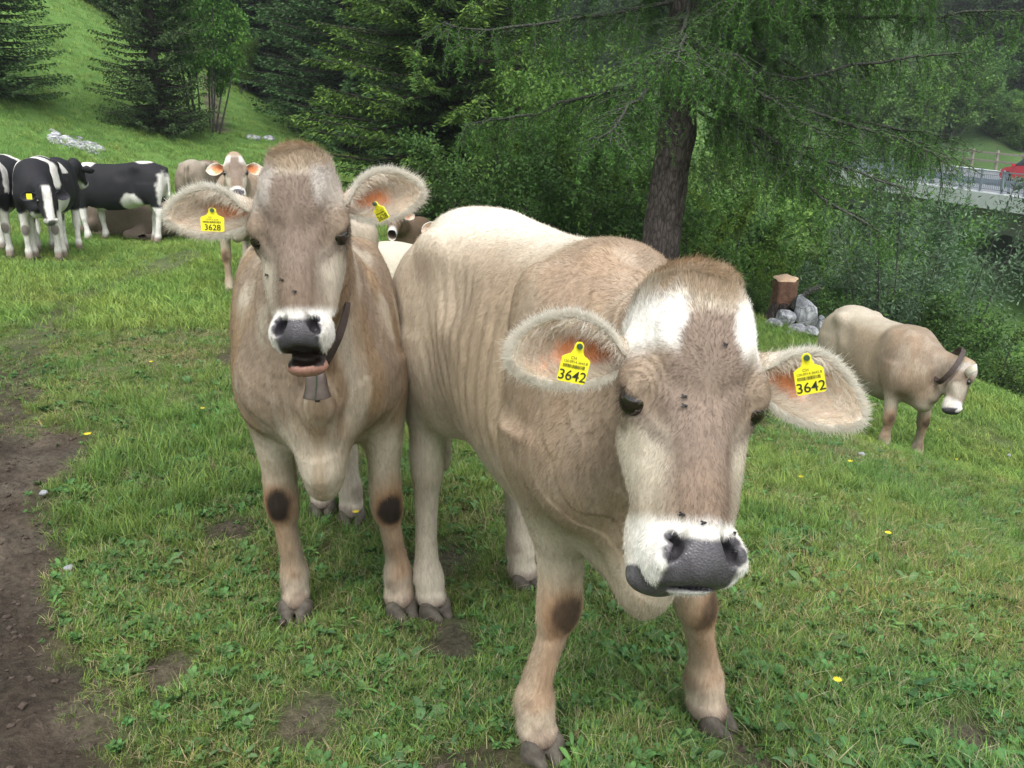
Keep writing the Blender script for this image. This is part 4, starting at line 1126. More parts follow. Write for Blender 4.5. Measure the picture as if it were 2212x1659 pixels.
# ------------------------------------------------------------------ the rest of the herd
def stand(hs_=1.0, spread=.17, step=(0, 0, 0, 0), zs=1.0):
    return [leg('f', (.52 + step[0], spread), zs=zs), leg('f', (.52 + step[1], -spread), zs=zs), leg('h', (-.52 + step[2], spread), zs=zs), leg('h', (-.52 + step[3], -spread), zs=zs)]
EAR_ = lambda d=.1: dict(dir=(1.0, -.1, d), len=.19, wid=.055, fold=.4, tilt=.1)
def herd_cow(px, py, yaw_deg, label, style='swiss', head='up', scale=1.0, seed=9, zs=1.0, spots=None, at=None, collar=False, tagpos=None, hang=0.0, step=(0, 0, 0, 0), res=.02, lookyaw=0.0, **kw):
    """px, py: where a forefoot/midpoint meets the ground in the picture; yaw: heading, 0 = away to the right (+x), -90 = towards the camera"""
    p, z = ground_at(px, py) if at is None else (np.array([at[0], at[1], Hs(*at)]), 0)
    yw = math.radians(yaw_deg); cl, sl = math.cos(math.radians(lookyaw)), math.sin(math.radians(lookyaw))
    hd = {'up': ((1.10, 0, 1.50), (1.38, 0, 1.10)), 'level': ((1.18, 0, 1.28), (1.50, 0, .92)), 'down': ((1.22, 0, .74), (1.32, 0, .26)), 'graze': ((1.28, 0, .42), (1.50, 0, .02)), 'low': ((1.15, 0, 1.02), (1.30, 0, .55))}[head]
    pv = np.array([.60, 0, 0])
    def turn(v):
        d = np.asarray(v, float) - pv
        return pv + [d[0] * cl - d[1] * sl, d[0] * sl + d[1] * cl, d[2]]
    poll, muz = turn(hd[0]), turn(hd[1])
    d0 = muz - poll; muz = poll + d0 / np.linalg.norm(d0) * .50
    if 'wpoll' in kw:
        poll, muz = to_local(p, yw, kw['wpoll']), to_local(p, yw, kw['wmuz']); d0 = muz - poll; muz = poll + d0 / np.linalg.norm(d0) * .48
    legs_ = stand(step=step, zs=zs)
    c_, s_ = math.cos(yw), math.sin(yw)
    adj = []
    for l in legs_:
        wx_, wy_ = p[0] + c_ * l[2][0] - s_ * l[2][1], p[1] + s_ * l[2][0] + c_ * l[2][1]
        dz = Hs(wx_, wy_) - p[2]
        adj.append((l[0], (l[1][0], l[1][1], l[1][2] + dz * .5), (l[2][0], l[2][1], dz), (l[3][0], l[3][1], l[3][2] + dz), 0.0))
    ys = .35
    sp = dict(poll=poll, muzzle=muz, head_left=(-sl, cl, 0) if 'wleft' not in kw else dir_local(yw, kw['wleft']), legs=adj, ears=[EAR_(kw.get('eard', .12)), EAR_(kw.get('eard', .12))], zs=zs, spots=spots, white_brow=kw.get('wb', .4), knee_dark=(.7, .7), tone=kw.get('tone', .93 if style != 'bw' else 1.0), ws=kw.get('ws', .96), blen=kw.get('blen', 1.0))
    ro, h = build_cow('cow', p, yw, label, kw.get('group', 'grey-brown cattle on the meadow'), sp, res=res, style=style, seed=seed)
    if scale != 1.0: ro.scale = (scale,) * 3
    if tagpos:
        q = 1 if tagpos == 'left' else -1
        e = hp_ = h['hp'](q * .19, -.03, .155)
        mb = MB(); mb.box(e, (.004, .03, .034)); mb.build('ear_tag', M['tag'], ro)
    if collar:
        hp2 = h['hp']; c0 = hp2(0, -.20, .09); a_ = nrm(hp2(0, -.3, .05) - hp2(0, -.1, .1))
        e1 = h['S']; e2 = np.cross(a_, e1); Vs = []
        for t in np.linspace(0, 2 * np.pi, 33)[:-1]:
            o_ = e1 * math.cos(t) * .128 + e2 * math.sin(t) * .178
            for da, f in ((.022, 1), (.022, 1.04), (-.022, 1.04), (-.022, 1)): Vs.append(c0 + o_ * f + a_ * da)
        Qs = [(i * 4 + k, i * 4 + (k + 1) % 4, ((i + 1) % 32) * 4 + (k + 1) % 4, ((i + 1) % 32) * 4 + k) for i in range(32) for k in range(4)]
        col = mesh_obj('leather_collar', np.array(Vs), np.array(Qs), M['leather'], None, smooth=False)
        col.location = p; col.rotation_euler = (0, 0, yw); col.scale = (scale,) * 3
        tag(col, 'dark leather collar round the neck of the cow grazing at the right', 'collar')
    return ro, h
BWG = 'black and white cattle by the hillside'
def sp_profile(V, x, y, z, n):
    s = -.12 + n * .04
    s = np.maximum(s, .10 - np.hypot((x - .42) * 1.0, (z - 1.30) * .9))
    s = np.maximum(s, .10 - np.hypot((x + .50) * .6, (z - 1.36) * 1.4))
    s = np.maximum(s, .05 - np.hypot((x - .45) * 2, (z - 1.02) * .9))
    s = np.maximum(s, np.minimum((.58 - z) * 1.2, .2) * (x > .2) - (x < .2) * 1)
    s = np.maximum(s, .16 - np.hypot((x + .30) * .9, (z - .66) * 1.0))
    s = np.maximum(s, (.60 - z) * (x < -.2) - (x > -.2) * 1)
    s = np.maximum(s, .07 - np.hypot((x + .83) * .8, (z - .85) * .25))
    s = np.maximum(s, .05 - np.hypot((x - .78), (z - .95) * .3))
    return s
def sp_white(V, x, y, z, n):
    s = -.1 + n * .05
    s = np.maximum(s, .13 - np.abs(x - .42 + (z - 1.1) * .3 + n * .1) - (z < .85) * .3)
    s = np.maximum(s, (.66 - z) + n * .1)
    s = np.maximum(s, .15 - np.hypot(x + .5, z - 1.25))
    return s
def sp_rump(V, x, y, z, n):
    s = -.1 + n * .06
    s = np.maximum(s, .16 - np.hypot((x + .72) * .8, (z - 1.15) * .7))
    s = np.maximum(s, (.80 - z) * .8 - (x > -.1) * .5 + n * .1)
    s = np.maximum(s, .12 - np.abs(x + .05) - (z < 1.1) * .4)
    s = np.maximum(s, (.58 - z))
    return s
# profile animal, facing left
herd_cow(268, 526, 176, 'black cow seen side-on with a white shoulder spot, behind it a lying cow', 'bw', 'low', seed=21, spots=sp_profile, group=BWG, step=(.02, -.10, -.12, .10), blen=1.0, ws=.9, lookyaw=20)
# rump with white flank, seen from behind left
herd_cow(128, 552, 105, 'black cow with white hindquarters half hidden behind the one with lowered head', 'bw', 'level', seed=22, spots=sp_rump, group=BWG, ws=.9, lookyaw=-10)
herd_cow(105, 556, -68, 'black and white cow with lowered white-blazed head and yellow ear tag', 'bw', 'low', seed=23, spots=sp_white, group=BWG, tagpos='right', ws=.9, lookyaw=18)
herd_cow(15, 552, -75, 'black cow with white shoulder cut off by the left picture edge', 'bw', 'low', seed=24, spots=sp_white, group=BWG, tagpos='right', ws=.9, lookyaw=-10)
# grey-brown animals
herd_cow(548, 618, -84, 'pale brown cow partly hidden behind the left ear of the open-mouthed cow', 'swiss', 'up', seed=31, wb=.8, blen=.95, lookyaw=12)
herd_cow(0, 0, 95, 'reddish brown cow showing only its back beside the far cow looking over', 'swiss_dark', 'level', seed=32, at=(-5.45, 15.9), tone=.62)
herd_cow(0, 0, -80, 'grey-brown cow with a dark collar, head lowered, standing at the right edge of the slope', 'swiss', 'low', seed=34, collar=True, tagpos='left', res=.016, zs=.98, blen=.95, at=(3.66, 8.62), tone=.80, scale=1.06, wpoll=W(2090, 800, 8.0), wmuz=W(2052, 918, 7.9), wleft=(.12, .98, -.05))

# lying animal behind the profile one: folded legs, trunk on the grass
def lying_cow(px, py, yaw_deg, label, seed, at=None, base=None, hz=0.0):
    p = ground_at(px, py)[0] if at is None else np.array([at[0], at[1], Hs(*at)]); yw = math.radians(yaw_deg)
    ro = empty('cow', p, yw); tag(ro, label, 'cow', 'grey-brown cattle on the meadow')
    F = Field(np.arange(-1.0, 1.35, .02), np.arange(-.50, .50, .02), np.arange(-.06, 1.15, .02))
    X_, Y_, Z_ = np.eye(3)
    F.loft((0, 0, 0), X_, Y_, Z_, [(-.85, 0, .30, .06, .12, .15, 2), (-.78, 0, .32, .17, .26, .26, 2), (-.55, 0, .34, .28, .36, .34, 2.2), (-.2, 0, .34, .33, .38, .36, 2.2), (.15, 0, .34, .32, .38, .36, 2.2), (.5, 0, .36, .26, .38, .34, 2.2), (.72, 0, .42, .18, .30, .30, 2), (.82, 0, .48, .08, .14, .16, 2)], .05)
    for q in (-1, 1):
        F.ell((-.50, q * .24, .20), (.28, .15, .20), .10)
        F.chain([(-.35, q * .34, .14), (-.12, q * .40, .08), (-.42, q * .44, .05), (-.60, q * .42, .045)], [.10, .07, .045, .05], .04)
        F.chain([(.55, q * .20, .25), (.78, q * .22, .12), (.52, q * .24, .05), (.42, q * .22, .05)], [.10, .065, .045, .05], .04)
    F.chain([(.60, 0, .55), (.85, 0, .72 + hz / 2), (1.0, 0, .90 + hz)], [.18, .13, .10], .08)
    F.chain([(1.0, 0, .92 + hz), (1.18, 0, .80 + hz), (1.34, 0, .66 + hz)], [.11, .095, .065], .03)
    V, Q = F.mesh(); V = laplace(V, Q, 1); Nv = vnormals(V, Q)
    if ((V - V.mean(0)) * Nv).sum(1).mean() < 0: Q = Q[:, ::-1].copy()
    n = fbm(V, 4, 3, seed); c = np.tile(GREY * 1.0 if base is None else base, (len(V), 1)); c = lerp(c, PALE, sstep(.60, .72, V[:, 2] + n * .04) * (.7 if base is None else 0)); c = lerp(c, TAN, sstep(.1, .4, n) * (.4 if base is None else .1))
    c = lerp(c, WHITE * .75, sstep(1.27, 1.31, V[:, 0])); c = lerp(c, DARK * 2, sstep(1.37, 1.39, V[:, 0]) * sstep(.045, .02, np.abs(V[:, 1])))
    mesh_obj('body', V, Q, M['skin'], ro, cols=c)
    for q in (-1, 1):
        make_ear(ro, np.array([1.0, q * .09, .95 + hz]), EAR_(), np.array([0, q, 0.0]), np.array([1.0, 0, .3]), np.array([.3, 0, -1.0]), 1.0, False, rng, 'swiss')
lying_cow(285, 512, 178, 'grey-brown cow lying down behind the legs of the black side-on cow', 41)

lying_cow(0, 0, -97, 'dark brown cow with pale muzzle lying down, looking out between the two front cows', 42, at=(-1.62, 14.6), base=BROWN * .62, hz=-.12)
lying_cow(0, 0, -60, 'pale lying cow almost hidden between the two front cows', 43, at=(-1.0, 8.4), base=PALE)
# ------------------------------------------------------------------ vegetation
def kites(B, D, Ln, Wd, rr, cup=0.0, side=None):
    """leaf blades: base points, unit directions, lengths, widths -> quads"""
    n = len(B)
    if side is None:
        s = np.cross(D, rr.normal(size=(n, 3)))
    else: s = np.cross(D, side)
    s /= np.linalg.norm(s, axis=1)[:, None] + 1e-9
    L_, W_ = Ln[:, None], Wd[:, None]
    up = np.cross(s, D)
    V = np.stack([B, B + D * L_ * .45 + s * W_ * .5 + up * W_ * cup, B + D * L_, B + D * L_ * .45 - s * W_ * .5 + up * W_ * cup], 1).reshape(-1, 3)
    return V, np.arange(4 * n).reshape(n, 4)
def unit(a): return a / (np.linalg.norm(a, axis=-1, keepdims=True) + 1e-9)
GREEN_SPRUCE = np.array([.058, .115, .040]); TIP_SPRUCE = np.array([.115, .20, .048])

def spruce_mesh(name, h, R, nb, seed, sub=1.0, tip=.25, base=.015, dark=GREEN_SPRUCE, tipc=TIP_SPRUCE, droop=.25, twig=.30, needle=.10):
    r = np.random.default_rng(seed)
    zb = h * (base + (1 - base) * (r.random(nb) ** 1.15)); zb.sort()
    az = np.arange(nb) * 2.39996 + r.normal(size=nb) * .3
    Lb = R * (1 - zb / h) ** .75 * (.75 + .4 * r.random(nb)) * np.where(zb < h * .10, .9, 1) + .12
    P, Dd, Lg, Wg, C = [], [], [], [], []
    wood = MB()
    lean = r.normal(size=2) * .01
    zt = np.linspace(0, h, 14)
    wood.tube([(lean[0] * z, lean[1] * z, z) for z in zt], .018 * h * (1 - zt / h) ** .8 * .9 + .01, 10)
    for k in range(nb):
        L0 = Lb[k]; ns = max(5, int(L0 / .16 * sub)); s = (np.arange(ns) + .5) / ns
        f = zb[k] / h
        dz = (.35 * f - droop) * s + .28 * s ** 2 * (1 - f * .5)
        ca, sa = math.cos(az[k]), math.sin(az[k])
        pts = np.stack([ca * L0 * s, sa * L0 * s, zb[k] + L0 * dz], -1)
        wood.tube(np.concatenate([[[0, 0, zb[k]]], pts[[ns // 2, ns - 1]]]), [.018 + .010 * L0, .010 + .004 * L0, .004], 4, cap=False)
        for sd in (-1, 0, 1):
            m = 4
            for j in range(m):
                tl = twig * (1 - .45 * s) * (.6 + .7 * r.random(ns)) * min(1, L0 / R + .35) * R / 2.5 * (1 if sd else .6)
                lat = np.stack([-sa * sd + ca * .75, ca * sd + sa * .75, np.full(ns, -.30) - .2 * r.random(ns)], -1) if False else None
                d = np.stack([np.full(ns, -sa * sd + ca * .8), np.full(ns, ca * sd + sa * .8), -.22 - .38 * r.random(ns) + (.25 if sd == 0 else 0)], -1)
                d = unit(d + r.normal(size=(ns, 3)) * .16)
                P.append(pts + d * (tl * (j / m) * .9)[:, None] + r.normal(size=(ns, 3)) * .02); Dd.append(unit(d + r.normal(size=(ns, 3)) * .22)); Lg.append(tl * .50 * (1 if sd else 1.2)); Wg.append(np.full(ns, needle * (.7 + .5 * r.random())))
                o = np.clip(s * .8 + (j / m) * .5 - .45, 0, 1) * tip * 3
                sh = .75 + .5 * r.random(ns)
                C.append((dark + (tipc - dark) * np.clip(o * r.random(ns) * 1.5, 0, 1)[:, None]) * sh[:, None])
    P, Dd, Lg, Wg, C = map(np.concatenate, (P, Dd, Lg, Wg, C))
    P += np.stack([lean[0] * P[:, 2], lean[1] * P[:, 2], 0 * P[:, 2]], -1)
    side = unit(np.array([0, 0, 1.0]) + r.normal(size=(len(P), 3)) * .55)
    V, Q = kites(P, Dd, Lg, Wg, r, 0, side)
    crown = mesh_obj('crown', V, Q, M['needle'], None, smooth=False, cols=np.repeat(C, 4, 0)); me = crown.data; bpy.data.objects.remove(crown)
    tr = wood.build('trunk', M['spruce_bark'], None, True); tm = tr.data; bpy.data.objects.remove(tr)
    return tm, me

def tree(kind, meshes, loc, rz, sc, label, group, cat='tree', parts=('trunk', 'crown')):
    o = empty(kind, loc, rz)
    o.scale = sc if not isinstance(sc, (int, float)) else (sc,) * 3
    tag(o, label, cat, group)
    for nme, me in zip(parts, meshes): obj_from(nme, me, o)
    return o

SPR = [spruce_mesh('a', 16, 3.1, 330, 1), spruce_mesh('b', 19, 3.3, 360, 2, tip=.15), spruce_mesh('c', 13, 2.9, 280, 3, tip=.35)]
SPR_NEAR = spruce_mesh('n', 13, 3.4, 360, 5, sub=2.6, tip=.42, twig=.32, needle=.042, droop=.30, dark=np.array([.050, .10, .028]), tipc=np.array([.17, .29, .045]))
def put_spruce(px, z, v, label, sc=1.0, group='spruces round the meadow', w=1.0, mesh=None, dz=-.15):
    x = (px - CX) / FPX * z; y = z * CP + 0.0
    y = z / CP * 1.0
    loc = (x, y, Hs(x, y) + dz)
    return tree('spruce_tree', mesh or SPR[v], loc, rng.random() * 6.28, (sc * w, sc * w, sc), label, group)
put_spruce(-5, 23, 1, 'dark dense spruce on the hillside at the far left edge', .62, w=1.05)
put_spruce(348, 26, 0, 'full spruce at the foot of the grassy hill, beside the pale maple', .72, w=.80)
put_spruce(960, 20, 0, 'bright-tipped spruce rising behind the left cow, nearest of the forest edge', 1.0, mesh=SPR_NEAR)
put_spruce(1075, 24, 2, 'smaller dark spruce pressed against the bright-tipped one', .95)
put_spruce(760, 33, 1, 'tall dark spruce behind the open-mouthed cow, where the hill ends', 1.0, w=1.2)
put_spruce(715, 42, 1, 'slim dark spruce just left of the tallest one behind the hill', .95)
put_spruce(560, 50, 2, 'young spruce beyond the hill path', .8, w=1.3)
put_spruce(2195, 78, 1, 'dark spruce behind the road at the right edge', 1.4, w=1.3)
FG = 'dark spruces of the forest behind the meadow'
fr = np.random.default_rng(11)
for px, z, v, sc, lb in [(2080, 74, 0, 1.2, 'dark spruce above the left end of the roadside fence'), (2290, 70, 2, 1.5, 'dark spruce cut by the right edge above the red car'), (2130, 92, 1, 1.5, 'tall spruce second row behind the roadside fence'), (2010, 88, 2, 1.3, 'green spruce on the far slope left of the road'), (2240, 96, 0, 1.7, 'tallest dark spruce in the upper right corner')]:
    put_spruce(px, z, v, lb, sc, w=1.35)
for i in range(92):
    if i < 34:   px, z = fr.uniform(230, 1150), fr.uniform(40, 66)
    elif i < 66: px, z = fr.uniform(1050, 2300), fr.uniform(72, 104)
    else:        px, z = fr.uniform(-150, 2400), fr.uniform(85, 135)
    v = int(fr.integers(0, 3))
    if 1760 < px < 1990 and z > 55 and fr.random() < .8: continue
    sc_ = fr.uniform(.8, 1.25)
    lb = ('tall ' if sc_ > 1.03 else 'shorter ') + ['dark', 'blackish', 'deep green'][v] + ' spruce ' + ('in the forest behind the hill, above the herd' if px < 640 else 'in the forest behind the two front cows' if px < 1250 else 'in the forest behind the larch' if px < 1800 else 'on the far slope behind the road') + ('' if z < 66 else ', back row')
    put_spruce(px, z, v, lb, sc_, group=FG, w=fr.uniform(1.0, 1.4), dz=-.4)

# --- broad-leaved shrubs and saplings
def leafy_mesh(h, R, ns, nl, seed, col, col2, leaf=(.07, .035), stem_r=.02, spread=1.0, low=.15, fine=1.0, clump=.16, up=.4):
    r = np.random.default_rng(seed); wood = MB(); P, Dd, C, Ln = [], [], [], []
    for k in range(ns):
        a = r.random() * 6.28; rr_ = R * math.sqrt(r.random()) * spread; hh = h * (.55 + .45 * r.random()) * (1 - .25 * (rr_ / R) ** 2)
        b0 = np.array([math.cos(a) * rr_ * .35, math.sin(a) * rr_ * .35, -.1]); b1 = np.array([math.cos(a) * rr_, math.sin(a) * rr_, hh])
        mid = (b0 + b1) / 2 + r.normal(size=3) * h * .03 + [0, 0, h * .06]
        t = np.linspace(0, 1, 9)[:, None]; pts = (1 - t) ** 2 * b0 + 2 * t * (1 - t) * mid + t * t * b1
        wood.tube(pts, np.linspace(stem_r, stem_r * .2, 9), 5, cap=False)
        nt_ = int(16 * fine)
        for j in range(nt_):
            f = low + (1 - low) * r.random(); p = np.array([np.interp(f, t[:, 0], pts[:, q]) for q in range(3)])
            az = r.random() * 6.28; lt = R * .42 * (1.1 - f * .6) * (.5 + .7 * r.random())
            d = nrm([math.cos(az), math.sin(az), up + .4 * r.random()])
            wood.tube([p, p + d * lt * .6, p + d * lt + [0, 0, -.03]], [.006, .004, .002], 3, cap=False)
            m = max(4, int(nl / ns / nt_)); s = r.random(m) ** .7
            q = p + d[None] * (lt * s)[:, None] + r.normal(size=(m, 3)) * clump * (.4 + s[:, None] * .8) * R * .35
            P.append(q); Dd.append(unit(d[None] * .5 + r.normal(size=(m, 3)) * .8 + [0, 0, -.1]))
            Ln.append(leaf[0] * (.6 + .8 * r.random(m))); cc = col + (col2 - col) * np.clip(.25 + r.normal() * .3 + r.normal(size=(m, 1)) * .3, 0, 1)
            C.append(cc * (.75 + .5 * r.random((m, 1))))
    P, Dd, Ln, C = map(np.concatenate, (P, Dd, Ln, C))
    side = unit(np.array([0, 0, 1.0]) + r.normal(size=(len(P), 3)) * .8)
    V, Q = kites(P, Dd, Ln, Ln * leaf[1] / leaf[0], r, .1, side)
    c = mesh_obj('crown', V, Q, M['leaf'], None, smooth=False, cols=np.repeat(C, 4, 0)); me = c.data; bpy.data.objects.remove(c)
    tr = wood.build('trunk', M['shrub_bark'], None, True); tm = tr.data; bpy.data.objects.remove(tr)
    return tm, me
G1, G1b = np.array([.078, .165, .034]), np.array([.14, .26, .050])       # fresh green
G2, G2b = np.array([.085, .15, .075]), np.array([.19, .28, .17])      # grey willow
G3, G3b = np.array([.058, .125, .030]), np.array([.085, .17, .038])       # deep green
G4, G4b = np.array([.085, .16, .025]), np.array([.14, .24, .035])         # yellow green
WIL = [leafy_mesh(5.2, 1.9, 12, 16000, 31, G2, G2b, (.075, .024)), leafy_mesh(4.2, 2.2, 14, 17000, 32, G2 * .9, G2b, (.07, .024))]
BSH = [leafy_mesh(3.6, 1.8, 12, 15000, 33, G1, G1b, (.075, .036)), leafy_mesh(3.0, 1.9, 12, 14000, 34, G3, G3b, (.075, .04)), leafy_mesh(4.6, 1.5, 8, 12000, 35, G1, G4b * .8, (.08, .036)), leafy_mesh(2.0, 1.3, 10, 9000, 36, G3, G1b, (.06, .03), low=.05)]
BIG = leafy_mesh(9, 4.2, 18, 24000, 39, G3 * 1.2, G1b, (.24, .16), stem_r=.08, low=.1)
SAP = leafy_mesh(4.2, .8, 5, 4200, 37, G4, G4b, (.08, .04), stem_r=.016, low=.3, fine=1.2)
MAP = leafy_mesh(8.5, 2.6, 12, 22000, 38, G1 * 1.35, G4b * .95, (.15, .11), stem_r=.06, low=.36)
def put_bush(px, z, meshes, label, sc=1.0, kind='shrub', group='shrubs below the meadow edge', cat='shrub', dz=0.0, w=1.0):
    x = (px - CX) / FPX * z; y = z / CP
    return tree(kind, meshes, (x, y, Hs(x, y) + dz), rng.random() * 6.28, (sc * w, sc * w, sc), label, group, cat)
put_bush(442, 27.5, MAP, 'light green young maple touching the right side of the hill-foot spruce', .74, 'maple_tree', 'trees at the foot of the hill', 'tree', w=.72)
put_bush(520, 36, BSH[2], 'small leafy tree at the start of the hill path', .62, 'leafy_tree', 'trees at the foot of the hill', 'tree')
put_bush(1985, 15.5, WIL[0], 'grey-green willow shrub above the cow grazing at the right', 1.22, 'willow_shrub', w=1.0)
put_bush(1890, 14.5, BSH[3], 'low dark green bush just left of the grazing cow', 1.1)
put_bush(2030, 16.5, WIL[0], 'broad grey willow in front of the bridge end', 1.15, 'willow_shrub')
put_bush(2200, 15, BSH[0], 'fresh green shrub in the right edge below the bridge', 1.0)
put_bush(2170, 13.8, BSH[3], 'small leafy bush behind the head of the grazing cow', 1.0)
put_bush(2060, 13.6, BSH[1], 'dark leafy bush directly behind the back of the grazing cow', .72)
put_bush(2290, 17.5, BSH[0], 'bright bush cut by the right picture edge under the bridge', 1.05)
put_bush(1800, 17, WIL[1], 'willow bush between the larch and the bridge', 1.0, 'willow_shrub')
put_bush(1840, 22, WIL[0], 'tall pale willow seen beneath the hanging larch branches', 1.35, 'willow_shrub')
put_bush(1985, 26, BSH[2], 'yellow-green slender tree beside the left end of the road', 1.75, 'leafy_tree', cat='tree')
for px, z, sc, lb in [(1930, 62, .9, 'round leafy tree on the far slope, left of the road end'), (2030, 66, .85, 'leafy tree beyond the fence beside the road end'), (1790, 70, 1.1, 'broad leafy tree seen through the larch branches'), (2110, 70, .6, 'low leafy tree right behind the roadside fence'), (2240, 73, .7, 'leafy tree above the red car'), (2150, 66, .42, 'low round leafy tree touching the roadside fence'), (2215, 64, .45, 'low leafy tree right behind the roof of the red car')]:
    put_bush(px, z, BIG, lb, sc, 'leafy_tree', 'leafy trees beyond the road', 'tree')
put_bush(1692, 13.6, SAP, 'small bright fern-like sapling sprouting behind the stump', .36, 'sapling', 'plants round the tree stump', 'sapling', dz=.25)
put_bush(1640, 13.2, BSH[3], 'yellow-green weeds left of the stump', .42, 'weed_plant', 'plants round the tree stump', 'plant')
put_bush(1795, 13.4, BSH[3], 'small green bush right of the heap of rocks', .30, 'weed_plant', 'plants round the tree stump', 'plant')
UG = 'undergrowth shrubs of the forest edge'
ug = [(1120, 15.5, 1, 1.0), (1190, 17, 0, 1.2), (1260, 15, 3, 1.2), (1330, 17.5, 2, 1.1), (1390, 14.6, 3, 1.0), (1500, 15, 3, 1.25), (1540, 18, 0, 1.35), (1600, 15.4, 3, 1.15), (1650, 17.5, 2, 1.15), (1700, 20, 0, 1.5), (1740, 15.8, 1, .95), (1765, 24, 2, 1.5), (1240, 22, 2, 1.3), (1400, 23, 0, 1.6), (1560, 24, 2, 1.5), (1060, 17.5, 1, .8), (1140, 21, 0, 1.3),
      (1030, 18.5, 3, .8), (1470, 20, 1, 1.5), (1650, 26, 0, 1.9), (1340, 27, 1, 1.9), (1840, 29, 0, 2.0), (1950, 34, 2, 2.2), (1200, 29, 2, 2.0), (2010, 19.5, 0, 1.1), (2120, 21, 1, .9), (1500, 31, 0, 2.3), (1740, 32, 2, 2.3)]
for px, z, v, sc in ug:
    put_bush(px, z, BSH[v], ['fresh green', 'deep green broad-leaved', 'tall slender yellow-green', 'low dark green'][v] + ' shrub in the thicket ' + ('behind the back of the front cow' if px < 1200 else 'left of the larch trunk' if px < 1420 else 'right of the larch trunk' if px < 1620 else 'above the tree stump' if px < 1780 else 'below the road bridge') + (', front row' if z < 16 else ', second row' if z < 20 else ', far back'), sc, group=UG)
for px, z, sc in [(1180, 15.8, .8), (1345, 15.2, .75), (1545, 15.0, .85), (1610, 16, 1.0), (1670, 15.0, .7), (1760, 15.4, .7)]:
    put_bush(px, z, SAP, 'thin yellow-green sapling ' + {1180: 'above the hip of the front cow', 1345: 'just left of the larch trunk', 1545: 'just right of the larch trunk', 1610: 'between the larch trunk and the stump', 1670: 'directly behind the tree stump', 1760: 'right of the tree stump and rocks'}[px], sc, 'sapling', 'thin saplings in front of the thicket', 'sapling')

